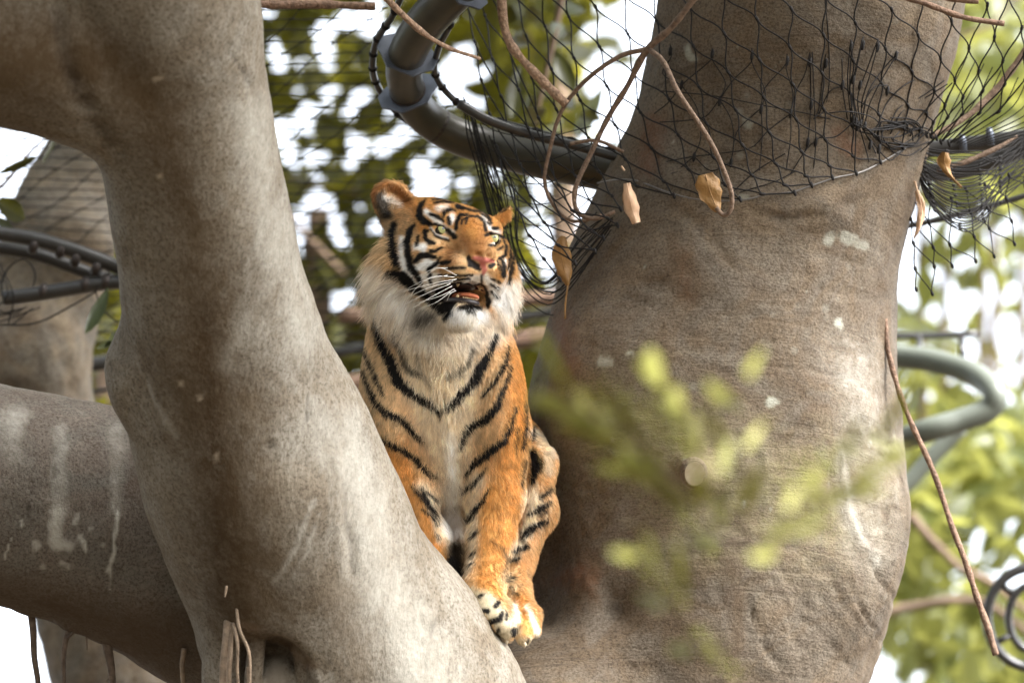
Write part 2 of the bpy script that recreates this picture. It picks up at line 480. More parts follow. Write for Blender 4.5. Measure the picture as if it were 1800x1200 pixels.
st = [((.215, .195, .10), [(1040, 740, 90), (1250, 850, 120), (1450, 880, 110)], 130, .32), (MOSS, [(1010, 720, 20), (1060, 760, 34), (1120, 830, 26)], 40, .55), (MOSS, [(1060, 690, 30), (1180, 760, 40), (1270, 860, 24)], 40, .5),
      (MOSS, [(1380, 850, 20), (1430, 830, 34), (1500, 790, 26)], 36, .55), (MOSS, [(1370, 930, 16), (1440, 900, 26)], 34, .5), (MOSS, [(940, 660, 14), (985, 670, 22)], 22, .6),
      (MOSS, [(1540, 770, 12), (1576, 790, 16)], 20, .7), (MOSS, [(1140, 1000, 20), (1190, 1050, 14)], 30, .45), (MOSS, [(1200, 900, 20), (1250, 960, 16)], 26, .5),
      (MOSS, [(1230, 1110, 12), (1290, 1180, 20)], 26, .4), (PALE, [(1500, 640, 40), (1540, 860, 34), (1530, 980, 20)], 60, .34), (PALE, [(1480, 810, 12), (1500, 920, 10), (1540, 985, 6)], 12, .55),
      (RED, [(985, 560, 16), (1000, 640, 22), (965, 690, 10)], 26, .5), (RED, [(980, 1020, 14), (1030, 1010, 22), (1045, 1045, 8)], 24, .4), (RED, [(1150, 220, 20), (1140, 290, 20)], 26, .45),
      (RED, [(1200, 440, 10), (1210, 520, 8)], 30, .3), (RED, [(1470, 230, 12), (1495, 260, 18)], 20, .45), (DARK, [(1085, 1070, 10)], 16, .7), (DARK, [(950, 1050, 10), (940, 990, 8)], 20, .7), (DARK, [(1345, 372, 5), (1400, 384, 7)], 14, .5),
      (LICH, [(1060, 638, 10), (1070, 637, 9)], 4, .55), (LICH, [(1312, 215, 11)], 5, .5), (LICH, [(1210, 85, 6), (1213, 100, 6), (1225, 104, 5)], 4, .7), (LICH, [(1355, 708, 9), (1362, 705, 6)], 4, .8), (LICH, [(1475, 566, 8)], 3, .8),
      (LICH, [(1305, 345, 9)], 5, .6), (LICH, [(1110, 617, 4)], 3, .8), (LICH, [(1310, 880, 2), (1306, 890, 3)], 2, .9), (LICH, [(1490, 420, 12), (1520, 430, 8)], 6, .5), (LICH, [(1460, 420, 10)], 6, .5)]
for i in range(40):
    st.append((LICH, [(random.uniform(1010, 1540), random.uniform(60, 900), random.uniform(.8, 3.0))], 1.5, .6))
for k in range(110):                                                                    # fine creases across the bark
    x = random.uniform(960, 1520); y = random.uniform(380, 1180)
    ln = random.uniform(30, 130); sl_ = 0.22 + (0.9 if y > 960 else 0.0) + random.uniform(-.12, .12)
    wr.append(([(x, y, .6), (x + ln * .5, y + ln * sl_ * .45, 1.6), (x + ln, y + ln * sl_, .6)], 3, -random.uniform(.0015, .0045)))
trunk = finish_wood('trunk', F, bark_trunk, fig, 0.0035, wr, st, 0.012, 2)

# sawn stub of a small branch
stub_v = []
cut = V(1221, 832, .040)
n_s = 20
ring0 = [cut + [R(19) * math.cos(2 * math.pi * k / n_s), R(23) * math.sin(2 * math.pi * k / n_s), -0.004] for k in range(n_s)]
ring1 = [cut + [R(23) * math.cos(2 * math.pi * k / n_s), R(27) * math.sin(2 * math.pi * k / n_s), 0.004] for k in range(n_s)]
ring2 = [cut + [R(26) * math.cos(2 * math.pi * k / n_s), R(30) * math.sin(2 * math.pi * k / n_s), 0.10] for k in range(n_s)]
sv = ring0 + ring1 + ring2
sf = [tuple(range(n_s))[::-1]] + [(a + k, a + (k + 1) % n_s, a + n_s + (k + 1) % n_s, a + n_s + k) for a in (0, n_s) for k in range(n_s)]
sf = [tuple(q)[::-1] for q in sf]
stub = mesh_obj('branch_stub', sv, sf, bark_trunk, fig, smooth=False)
sc_mat, nt, bb = new_mat('sawn_wood')
tc = nt.nodes.new('ShaderNodeTexCoord'); wv = nt.nodes.new('ShaderNodeTexNoise'); wv.inputs['Scale'].default_value = 70
nt.links.new(tc.outputs['Object'], wv.inputs[0]); cr = nt.nodes.new('ShaderNodeValToRGB')
cr.color_ramp.elements[0].color = (.20, .15, .09, 1); cr.color_ramp.elements[1].color = (.40, .34, .23, 1); nt.links.new(wv.outputs[0], cr.inputs[0]); nt.links.new(cr.outputs[0], bb.inputs[0]); bb.inputs['Roughness'].default_value = .9
cutf = [cut + [R(17.5) * math.cos(2 * math.pi * k / n_s), R(21) * math.sin(2 * math.pi * k / n_s), -0.007] for k in range(n_s)] + [cut + [R(18.5) * math.cos(2 * math.pi * k / n_s), R(22) * math.sin(2 * math.pi * k / n_s), 0.002] for k in range(n_s)]
cf = mesh_obj('sawn_face', cutf, [tuple(range(n_s))] + [(k + n_s, (k + 1) % n_s + n_s, (k + 1) % n_s, k) for k in range(n_s)], sc_mat, stub, smooth=False)

# the pale limb leaning across the front ----------------------------
LL = [(225, -260, -1.05, 190), (262, -60, -.95, 178), (300, 120, -.85, 163), (338, 300, -.73, 150), (360, 430, -.64, 151), (382, 560, -.55, 162), (402, 690, -.46, 184),
      (458, 820, -.38, 206), (512, 950, -.29, 212), (574, 1080, -.20, 221), (642, 1200, -.13, 240), (705, 1320, -.05, 250)]
F = Field(V(-190, 1330, -0.6) - [0, 0, 0.8], V(1030, -190, -0.6) + [0, 0, 0.95], 0.0105)
limb_field(F, LL, 34, 0.03)
limb_field(F, [(318, 215, -.80, 118), (215, 130, -.86, 132), (60, 65, -.92, 148), (-90, 40, -.96, 152), (-260, 20, -1.0, 155)], 14, 0.055)
F.ell(V(232, 660, -.52), (R(42), R(60), R(60)), k=0.08)                               # bulge on the left flank
F.ell(V(472, 1185, -.46), (R(72), R(70), R(110)), k=0.03, mode='sub')                  # hollow with roots
F.ell(V(490, 1205, -.33), (R(48), R(58), R(62)), k=0.02)
F.cap(V(452, 1120, -.44), V(440, 1230, -.40), R(13), R(16), 0.02)
F.cap(V(530, 1140, -.42), V(545, 1230, -.38), R(14), R(18), 0.02)
F.cap(V(395, 1100, -.36), V(385, 1290, -.34), R(38), R(30), 0.03)
dl = [([(100, 20, 6), (118, 110, 14), (165, 220, 12), (210, 280, 5)], 16, -0.022), ([(610, 830, 4), (606, 900, 10), (618, 960, 7), (622, 1010, 4)], 12, -0.013),
      ([(592, 800, 8), (598, 900, 10), (600, 1000, 6)], 12, 0.010), ([(750, 1040, 8), (760, 1080, 12), (748, 1120, 6)], 12, 0.012), ([(766, 1060, 4), (768, 1110, 7)], 8, -0.012), ([(742, 1130, 4), (738, 1170, 6)], 8, -0.010),
      ([(549, 690, 2), (544, 740, 3)], 4, -0.008), ([(478, 783, 5)], 6, -0.008), ([(395, 75, 3), (425, 125, 6), (440, 150, 4)], 8, -0.008), ([(440, 120, 5), (462, 170, 8)], 10, 0.006),
      ([(420, 1095, 3), (500, 1128, 4), (548, 1175, 5), (570, 1210, 5)], 6, 0.006), ([(560, 1150, 8), (600, 1210, 10)], 10, -0.008)]
sl = [((0.075, 0.049, 0.024), [(20, 100, 100), (190, 120, 75), (275, 200, 60), (345, 420, 36), (365, 700, 60), (400, 900, 70), (430, 1090, 60)], 95, .98), ((0.048, 0.029, 0.013), [(365, 560, 14), (372, 700, 24), (378, 900, 30), (398, 1070, 30)], 55, .95),  # brown band: weathering stain with the limb's shaded side painted in
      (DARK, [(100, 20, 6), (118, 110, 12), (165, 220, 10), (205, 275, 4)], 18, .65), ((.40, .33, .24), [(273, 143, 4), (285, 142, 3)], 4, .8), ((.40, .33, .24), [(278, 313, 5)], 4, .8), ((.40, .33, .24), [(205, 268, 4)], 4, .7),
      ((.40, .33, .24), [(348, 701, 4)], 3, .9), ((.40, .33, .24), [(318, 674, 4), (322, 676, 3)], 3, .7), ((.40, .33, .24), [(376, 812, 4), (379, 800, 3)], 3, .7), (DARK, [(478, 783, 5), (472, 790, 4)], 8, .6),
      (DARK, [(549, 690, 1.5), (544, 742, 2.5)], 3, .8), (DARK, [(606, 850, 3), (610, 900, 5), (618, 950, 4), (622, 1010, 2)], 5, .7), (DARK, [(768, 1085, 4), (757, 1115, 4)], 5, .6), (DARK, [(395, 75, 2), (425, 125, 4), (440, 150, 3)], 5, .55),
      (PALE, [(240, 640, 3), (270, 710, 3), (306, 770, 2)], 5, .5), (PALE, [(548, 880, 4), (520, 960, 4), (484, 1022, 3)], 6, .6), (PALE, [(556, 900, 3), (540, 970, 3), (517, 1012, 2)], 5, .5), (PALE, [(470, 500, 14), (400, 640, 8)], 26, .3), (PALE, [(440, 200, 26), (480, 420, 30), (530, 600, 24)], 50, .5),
      (PALE, [(590, 750, 26), (640, 900, 40), (690, 1080, 44), (760, 1190, 40)], 70, .6), ((.16, .12, .08), [(590, 1050, 26), (640, 1170, 20)], 50, .5), ((.13, .085, .05), [(420, 1090, 5), (500, 1125, 6), (550, 1170, 7)], 8, .8), (DARK, [(440, 1150, 20), (470, 1125, 16), (520, 1160, 10)], 20, .6), ((.2, .17, .13), [(490, 1160, 14), (485, 1200, 22)], 10, .9)]  # DARK stroke in the hollow: recess shade painted into the bark
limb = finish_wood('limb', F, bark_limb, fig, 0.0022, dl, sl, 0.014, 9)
limb['label'] = 'pale smooth limb leaning diagonally in front of the tiger'

# the level limb at lower left --------------------------------------
F = Field(V(-190, 1310, 0.1) - [0, 0, 0.42], V(620, 640, 0.1) + [0, 0, 0.42], 0.008)
limb_field(F, [(-260, 815, .1, 182), (-100, 845, .12, 181), (0, 867, .14, 181), (120, 893, .16, 186), (240, 935, .18, 196), (360, 1000, .2, 200), (520, 1090, .22, 200), (640, 1180, .24, 200)], 16, 0.03)
for x, y, rr in ((58, 1058, 16), (130, 1092, 14), (190, 1112, 18), (320, 1150, 20), (300, 1165, 16)):
    F.ell(V(x, y, .1), (R(rr * 1.3), R(rr * .8), R(rr * 1.2)), k=0.04)
sw = [(PALE, [(100, 900, 14), (95, 930, 10), (102, 955, 13), (120, 960, 8)], 8, .75), (PALE, [(105, 760, 12), (104, 900, 12)], 16, .45), (PALE, [(20, 740, 30), (25, 800, 12)], 26, .4), (PALE, [(135, 905, 5), (132, 918, 5)], 3, .8), (PALE, [(142, 945, 6), (150, 962, 5)], 3, .8),
      (PALE, [(64, 957, 8)], 5, .75), (PALE, [(36, 920, 5)], 3, .75), (PALE, [(20, 948, 2), (10, 978, 2.5)], 2, .9), (PALE, [(204, 895, 3), (202, 940, 3.5), (196, 985, 2.5), (191, 1033, 2.5)], 2, .95), (PALE, [(198, 970, 2), (188, 1010, 2)], 2, .8), (PALE, [(205, 760, 14), (205, 900, 8)], 14, .4),
      (PALE, [(75, 996, 7)], 3, .6), (PALE, [(105, 990, 5), (118, 995, 5)], 3, .6), (PALE, [(160, 930, 5)], 3, .6), (PALE, [(182, 955, 4)], 3, .5), (DARK, [(58, 820, 1), (50, 915, 2)], 2, .5), (DARK, [(96, 820, 2), (98, 840, 2)], 3, .5), (DARK, [(165, 885, 5)], 6, .5), (DARK, [(90, 790, 5)], 4, .4), ((.07, .045, .025), [(-40, 1030, 30), (120, 1070, 40), (300, 1130, 60)], 50, .8), ((.09, .06, .04), [(230, 800, 20), (300, 900, 40)], 60, .5)]  # broad low brown stroke: underside shade painted into the bark colour
lower = finish_wood('limb', F, bark_low, fig, 0.0026, [], sw, 0.010, 21)
lower['label'] = 'thick level limb with pale streaks and hanging roots'

# hanging air roots --------------------------------------------------
root_mat = plain('air_root', (0.13, 0.095, 0.07), rough=0.8, var=0.35, scale=60, bump=0.4)
root_pale = plain('air_root_pale', (0.26, 0.19, 0.13), rough=0.8, var=0.3, scale=60, bump=0.4)
def air_root(pts, r0, r1, mat, n=18, seed=0):
    P = path(pts, n, 0.004, seed)
    Tubes().tube(P, np.linspace(R(r0), R(r1), n), 8).build('air_root', mat, fig)
for i, (pts, r0, r1, mt) in enumerate([
        ([(50, 1058, .12), (55, 1100, .12), (60, 1150, .12), (70, 1205, .12), (72, 1300, .12)], 7, 4.5, root_mat),
        ([(132, 1090, .10), (118, 1120, .10), (113, 1160, .10), (114, 1210, .10), (113, 1300, .1)], 6, 3, root_mat), ([(133, 1092, .10), (128, 1110, .09), (118, 1122, .09)], 5, 2.5, root_mat),
        ([(151, 1096, .10), (152, 1120, .10), (154, 1142, .10)], 3.5, 1, root_mat), ([(164, 1104, .10), (168, 1118, .10), (171, 1126, .10)], 1.6, .7, root_mat),
        ([(184, 1105, .10), (190, 1140, .10), (197, 1180, .10), (200, 1260, .1)], 11, 4, root_mat), ([(196, 1186, .10), (190, 1192, .10), (187, 1196, .10)], 2, 1, root_mat),
        ([(326, 1138, -.02), (321, 1170, -.02), (322, 1210, -.02), (322, 1290, -.02)], 5, 3.5, root_pale),
        ([(402, 1085, -.46), (398, 1130, -.49), (394, 1180, -.50), (392, 1260, -.5)], 9, 7, root_pale), ([(408, 1090, -.47), (407, 1150, -.51), (405, 1190, -.51), (409, 1260, -.51)], 4, 3.5, root_pale),
        ([(414, 1062, -.50), (420, 1105, -.53), (434, 1140, -.54), (437, 1175, -.54), (434, 1250, -.54)], 3, 2.6, root_pale), ([(409, 1095, -.48), (417, 1130, -.52), (417, 1180, -.52), (420, 1250, -.52)], 3.4, 2.4, root_pale),
        ([(397, 1030, -.60), (395, 1045, -.60), (394, 1050, -.60)], 2.2, 1.4, root_pale), ([(437, 1170, -.54), (438, 1190, -.54), (440, 1250, -.54)], 2.2, 2, root_pale)]):
    air_root(pts, r0, r1, mt, seed=i)

# blurred tree behind, left ------------------------------------------
old = empty('old_tree', W(230, 1300, 2.6) * [1, 1, 0], 'tan leaning trunk behind the netting, partly hidden by the pale limb', 'tree')
bark_far = bark('far_bark', (0.17, 0.13, 0.09), (0.33, 0.27, 0.19), (0.13, 0.085, 0.055), (1, 1, 1), 30, 0.5, 0.0)
F = Field(V(-140, 1330, 2.6) - [0, 0, 0.5], V(480, -420, 2.6) + [0, 0, 0.5], 0.016)
limb_field(F, [(400, -600, 2.9, 36), (330, -300, 2.85, 42), (260, -60, 2.8, 50), (225, 60, 2.75, 55), (178, 230, 2.7, 68), (140, 330, 2.65, 82), (98, 450, 2.6, 100), (66, 570, 2.6, 98), (50, 680, 2.6, 104), (90, 820, 2.6, 112), (150, 960, 2.6, 112), (200, 1100, 2.6, 125), (240, 1240, 2.6, 130), (250, 1400, 2.6, 130)], 32, 0.03)
F.ell(V(35, 640, 2.42), (R(90), R(95), R(60)), k=0.2)
F.ell(V(140, 420, 2.45), (R(40), R(60), R(30)), k=0.14)
finish_wood('trunk', F, bark_far, old, 0.006, [([(95, 580, 6), (110, 640, 8), (140, 710, 8)], 14, -0.02)], [(DARK, [(20, 690, 30), (70, 660, 20)], 60, .3)], 0.02, 31)
FUR_N = 300000
# ------------------------------------------------------------------ the tiger
PX = 0.0013
tiger = empty('tiger', W(850, 1085, -0.05), 'orange tiger with black stripes sitting in the fork with its mouth open', 'tiger')

def T(px, py, dp):                       # depth given in pixels of 1.3 mm
    return V(px, py, dp * PX)

yaw, roll, pit = math.radians(23), math.radians(9), math.radians(3)
hf = np.array([math.sin(yaw) * math.cos(pit), math.sin(pit), -math.cos(yaw) * math.cos(pit)])
hx = np.array([math.cos(yaw), 0, math.sin(yaw)])
hy = np.cross(hx, hf); hy = hy if hy[1] > 0 else -hy
hx, hy = hx * math.cos(roll) - hy * math.sin(roll), hy * math.cos(roll) + hx * math.sin(roll)
HR = np.stack([hx, hy, hf], 1)
HC = T(791, 447, -30)
def H(x, y, f): return HC + HR @ np.array([x, y, f])

F = Field(T(590, 1190, -290), T(1030, 290, 620), 0.0034)
def E(px, py, dp, rx, ry, rz, k=0.05, rot=None, mode='add'):
    F.ell(T(px, py, dp), (rx * PX, ry * PX, rz * PX), rot, k, mode)
def C(a, b, ra, rb, k=0.03): F.cap(T(*a), T(*b), ra * PX, rb * PX, k)

# trunk of the body, haunches, shoulders
E(772, 690, 70, 120, 150, 120, 0.06)
E(770, 590, 55, 118, 105, 105, 0.08)
E(795, 790, 300, 135, 165, 290, 0.10)
E(683, 715, 45, 46, 105, 95, 0.05)
E(872, 725, 40, 52, 125, 95, 0.05)
E(668, 800, 230, 26, 70, 90, 0.04)
E(790, 840, 130, 58, 100, 90, 0.07)
E(795, 950, 210, 60, 90, 90, 0.07)
E(742, 378, 5, 42, 26, 46, 0.05)
E(706, 384, 12, 26, 22, 36, 0.04)
# right foreleg (picture right)
C((868, 770, 35), (870, 870, 10), 56, 47, 0.05)
C((870, 870, 10), (864, 950, -20), 47, 37, 0.03)
C((864, 950, -20), (853, 1020, -55), 37, 34, 0.03)
C((853, 1020, -55), (845, 1050, -78), 34, 30, 0.03)
# its paw, draped over the limb
C((848, 1045, -85), (876, 1078, -112), 29, 26, 0.03)
for a, b, ra, rb in (((838, 1055, -98), (858, 1080, -130), 16, 15), ((855, 1057, -110), (882, 1098, -140), 18, 17), ((868, 1060, -100), (892, 1110, -126), 17, 16), ((880, 1064, -84), (905, 1092, -108), 17, 15)):
    C(a, b, ra, rb, 0.012)
# left foreleg, its foot hidden by the limb
C((694, 770, 40), (716, 860, 20), 50, 42, 0.05)
C((716, 860, 20), (752, 945, 0), 42, 31, 0.03)
C((752, 945, 0), (783, 1010, -15), 31, 24, 0.03)
C((783, 1010, -15), (800, 1030, -20), 24, 22, 0.02)
# hind leg, right
C((905, 800, 260), (945, 815, 170), 62, 30, 0.05)
C((945, 815, 170), (945, 900, 150), 27, 30, 0.03)
C((945, 900, 150), (912, 985, 120), 30, 24, 0.03)
C((912, 985, 120), (903, 1040, 70), 22, 24, 0.03)
C((903, 1040, 70), (920, 1085, 10), 24, 26, 0.03)
for a, b, r in (((905, 1080, 0), (906, 1105, -25), 15), ((920, 1082, -10), (921, 1118, -30), 17), ((934, 1080, 0), (938, 1108, -15), 15)): C(a, b, r, r - 2, 0.012)

# head
def HE(x, y, f, rx, ry, rz, k=0.03, mode='add', both=False):
    for s in ((1, -1) if both else (1,)): F.ell(H(x * s, y, f), (rx, ry, rz), HR, k, mode)
def HCp(a, b, ra, rb, k=0.025, both=False):
    for s in ((1, -1) if both else (1,)): F.cap(H(a[0] * s, a[1], a[2]), H(b[0] * s, b[1], b[2]), ra, rb, k)
HE(0, 0.022, -0.025, 0.112, 0.092, 0.115, 0.05)
HE(0, 0.058, 0.035, 0.078, 0.042, 0.062, 0.04)
HE(0.062, -0.030, 0.020, 0.062, 0.062, 0.075, 0.05, both=True)
HE(0.060, 0.063, 0.066, 0.028, 0.020, 0.026, 0.03, both=True)            # brow
HCp((0, 0.052, 0.070), (0, 0.004, 0.172), 0.042, 0.034, 0.03)            # bridge of the nose
HE(0.031, -0.047, 0.145, 0.041, 0.034, 0.050, 0.015, both=True)          # whisker pads
HE(0, -0.012, 0.186, 0.032, 0.021, 0.020, 0.012)                         # nose pad
HE(0.058, -0.050, 0.075, 0.045, 0.045, 0.055, 0.04, both=True)           # cheek below the eye
HCp((0, -0.122, 0.020), (0, -0.140, 0.120), 0.055, 0.032, 0.03)          # lower jaw
HE(0, -0.148, 0.130, 0.034, 0.030, 0.032, 0.02)                          # chin
HE(0.108, -0.075, -0.045, 0.045, 0.085, 0.060, 0.05, both=True)          # ruff
HE(0, -0.095, 0.112, 0.043, 0.0145, 0.052, 0.012, 'sub')                  # open mouth
HE(0.046, -0.094, 0.075, 0.020, 0.014, 0.035, 0.012, 'sub', both=True)
for sx in (-1, 1): F.ell(H(sx * 0.014, -0.017, 0.205), (0.0085, 0.006, 0.010), HR, 0.006, 'sub')   # nostrils
# eyes sit where the photograph has them
EYE = {}
for sx, epx, epy in ((-1, 775, 404), (1, 865, 419)):
    c = H(sx * 0.062, 0.040, 0.088)
    c = np.array([(epx - 900) * K * c[2], (600 - epy) * K * c[2], c[2]])
    EYE[sx] = c
    F.ell(c - np.array([0, 0, 0.016]) + 0.004 * hf, (0.0235, 0.0135, 0.018), HR, 0.007, 'sub')
# ears
ear_l = T(688, 352, 10)
er = np.stack([np.array([0.82, 0.25, 0.5]) / np.linalg.norm([0.82, 0.25, 0.5]), np.array([-0.3, 0.95, 0.0]) / np.linalg.norm([-0.3, 0.95, 0]), np.array([0, 0, 1.0])], 1)
er[:, 2] = np.cross(er[:, 0], er[:, 1]); er[:, 1] = np.cross(er[:, 2], er[:, 0])
F.ell(ear_l, (0.047, 0.045, 0.026), er, 0.03)
zf = er[:, 2] if er[2, 2] < 0 else -er[:, 2]
F.ell(ear_l + zf * 0.026, (0.040, 0.040, 0.032), er, 0.008, 'sub')
F.cap(T(866, 398, 40), T(888, 378, 42), 0.016, 0.007, 0.03)
F.cap(T(888, 378, 42), T(898, 360, 44), 0.007, 0.002, 0.01)
E(880, 475, 40, 20, 52, 40, 0.05)
tv, tf = F.mesh()
tn = vnormals(tv, tf)

# ---- coat pattern, brushed on from traced strokes -------------------
def zoomed(ox, oy, s, pts): return [(ox + x / s, oy + y / s, w / s) for x, y, w in pts]
def fat(pts, a=0.9): return [(x, y, w + a) for x, y, w in pts]
HZ = lambda *p: zoomed(600, 300, 3.75, p)
BZ = lambda *p: zoomed(600, 540, 10 / 3, p)
LZ = lambda *p: zoomed(700, 860, 3.75, p)
ORANGE = srgb(212, 160, 92); TAN = srgb(226, 198, 156); CREAM = srgb(238, 224, 198); WHITE = srgb(252, 250, 246); BLACK = srgb(24, 19, 16)
GREY = srgb(236, 226, 210); BROWN = srgb(84, 56, 32); RUST = srgb(166, 114, 64); DUSK = srgb(60, 52, 42); OLIVE_SHADE = srgb(60, 54, 22); DEEP = srgb(204, 144, 68); PINK = srgb(182, 106, 94); TOE = srgb(205, 192, 164)

BASE = [  # colour, stroke, softness px, opacity
    (ORANGE, BZ((1050, 300, 80), (1040, 700, 70), (980, 1000, 90), (940, 1300, 110)), 14, 1), (DEEP, BZ((1060, 350, 30), (1060, 800, 30)), 12, .8),
    (TAN, BZ((180, 120, 100), (200, 500, 110), (280, 700, 100)), 16, 1), (ORANGE, BZ((200, 830, 50), (330, 960, 90), (420, 1150, 90), (520, 1350, 90)), 12, 1),
    (CREAM, BZ((560, 150, 230), (590, 450, 250), (620, 700, 190), (650, 1000, 90), (660, 1350, 70)), 22, .95), (TAN, BZ((300, 420, 60), (340, 600, 60)), 16, .6), (TAN, BZ((900, 330, 60), (860, 560, 50), (840, 760, 60)), 16, .7),
    (WHITE, BZ((640, 760, 25), (655, 1000, 35), (650, 1300, 60)), 12, .7), (CREAM, BZ((800, 1000, 40), (760, 1150, 40)), 10, .8), (CREAM, BZ((470, 1050, 40), (560, 1150, 30)), 10, .8),
    (ORANGE, LZ((650, 60, 90), (640, 300, 95), (620, 480, 80), (580, 620, 70), (640, 690, 60)), 8, 1), (ORANGE, LZ((60, 60, 80), (160, 230, 60), (250, 400, 50), (400, 620, 40)), 6, 1),
    (CREAM, LZ((470, 170, 50), (490, 330, 30), (470, 480, 25), (440, 580, 16)), 7, .9), (WHITE, LZ((360, 240, 70), (380, 300, 40)), 10, 1), (CREAM, LZ((200, 60, 30), (245, 200, 25), (270, 340, 16)), 6, .9), (DUSK, LZ((380, 400, 60), (390, 520, 50)), 10, 1),
    (CREAM, LZ((920, 60, 90), (900, 200, 80), (850, 330, 60), (790, 420, 50)), 8, 1), (ORANGE, LZ((960, 0, 40), (985, 100, 20), (900, 330, 20), (820, 440, 30)), 7, .7), (TAN, LZ((740, 600, 60), (760, 700, 60)), 8, 1), (ORANGE, LZ((800, 700, 40), (860, 860, 60), (870, 960, 40)), 8, .9),
    (TOE, LZ((480, 690, 50), (580, 740, 70), (680, 850, 70), (700, 960, 50)), 6, 1), (TOE, LZ((760, 860, 30), (770, 930, 35)), 5, .9), (WHITE, LZ((770, 760, 16), (785, 860, 18)), 4, .9), (WHITE, LZ((850, 770, 12), (900, 880, 16), (920, 970, 16)), 4, .9), (TOE, LZ((810, 1010, 40), (870, 1010, 40), (905, 980, 25)), 6, .9),
    (CREAM, BZ((1130, 740, 30), (1210, 830, 30), (1220, 960, 30)), 6, .8), (GREY, BZ((1130, 715, 16), (1215, 775, 14), (1255, 880, 10)), 4, .8),
    # head ground colours
    (ORANGE, HZ((480, 300, 130), (700, 260, 130), (950, 330, 130), (1100, 420, 80)), 14, 1), (TAN, HZ((330, 330, 60), (250, 480, 90), (190, 620, 90)), 18, .95), (RUST, HZ((380, 300, 40), (450, 250, 40)), 14, .6),
    (GREY, HZ((180, 720, 90), (280, 850, 140), (420, 960, 160), (560, 1060, 150), (760, 1120, 120), (1000, 1060, 100)), 16, .95), (WHITE, HZ((330, 860, 60), (480, 980, 90), (560, 1080, 80)), 20, .6),
    (GREY, HZ((1165, 760, 40), (1140, 830, 60), (1090, 960, 70)), 10, .9), (WHITE, HZ((1130, 780, 40), (1100, 930, 50)), 14, .8), (ORANGE, HZ((1110, 440, 50), (1130, 560, 50), (1125, 660, 40)), 8, 1), (TAN, HZ((1170, 480, 24), (1190, 580, 30), (1185, 680, 30)), 10, .9), (ORANGE, HZ((1070, 300, 40), (1110, 260, 30)), 8, .9),
    (TAN, HZ((450, 420, 50), (420, 300, 50)), 10, .6), (WHITE, HZ((395, 440, 14), (395, 560, 20), (425, 660, 26), (480, 740, 22), (540, 800, 20)), 4, 1), (WHITE, HZ((490, 500, 22), (540, 500, 26), (540, 540, 18)), 4, 1), (WHITE, HZ((500, 640, 24), (570, 620, 45), (610, 620, 30)), 4, 1),
    (WHITE, HZ((540, 700, 30), (620, 700, 36), (560, 760, 30), (620, 800, 30)), 6, .95), (WHITE, HZ((560, 270, 20), (620, 320, 22), (690, 390, 16), (735, 405, 12)), 4, .95), (WHITE, HZ((640, 250, 22), (700, 235, 14)), 5, .8), (WHITE, HZ((730, 300, 22), (720, 345, 16)), 4, 1),
    (WHITE, HZ((930, 295, 10), (955, 340, 14), (985, 385, 15), (1040, 405, 13)), 4, 1), (WHITE, HZ((1080, 590, 12), (1070, 640, 12)), 4, .9), (RUST, HZ((840, 360, 70), (870, 430, 95), (890, 500, 80)), 10, .95), (RUST, HZ((740, 560, 60), (700, 600, 40)), 12, .9), (DEEP, HZ((830, 330, 40), (860, 400, 50)), 12, .5),
    (TAN, HZ((790, 600, 40), (760, 560, 30)), 10, .5), (TAN, HZ((700, 665, 30), (820, 665, 24)), 6, .8), (WHITE, HZ((905, 710, 26), (840, 745, 34), (770, 770, 24)), 6, .95), (WHITE, HZ((950, 705, 26), (990, 760, 36), (1010, 820, 40), (1020, 880, 34)), 6, .95), (WHITE, HZ((1070, 780, 34), (1060, 880, 50)), 10, .9), (WHITE, HZ((690, 730, 30), (790, 745, 34), (860, 735, 36)), 8, .75), (WHITE, HZ((640, 740, 34), (600, 820, 34), (560, 770, 30)), 8, .85), (ORANGE, HZ((1040, 700, 20), (1050, 640, 16)), 5, .9), (TAN, HZ((690, 720, 14), (800, 710, 12)), 5, .8),
    (WHITE, HZ((760, 960, 60), (850, 960, 75), (930, 960, 50), (840, 1010, 60)), 8, 1), (CREAM, HZ((840, 1030, 60)), 16, .5), (TAN, HZ((585, 425, 18), (640, 470, 22)), 4, .8), (TAN, HZ((1050, 540, 16)), 4, .8),
    (WHITE, HZ((590, 377, 7), (625, 420, 9), (700, 450, 8)), 2.2, 1), (WHITE, HZ((985, 490, 8), (1025, 470, 8), (1043, 440, 6)), 2.2, 1),
    # ears
    (RUST, HZ((205, 230, 24), (220, 130, 30), (290, 85, 28), (380, 140, 34), (440, 200, 30)), 6, 1), (DUSK, HZ((255, 170, 34), (270, 230, 52), (295, 285, 40)), 6, 1), (WHITE, HZ((290, 170, 12), (340, 200, 22), (380, 225, 16)), 7, .85), (BLACK, HZ((240, 300, 10), (255, 340, 14)), 4, .9), (BLACK, HZ((300, 280, 16), (320, 300, 16)), 8, .8), (BLACK, HZ((1040, 280, 4), (1090, 250, 8), (1128, 205, 8)), 2, 1),
]
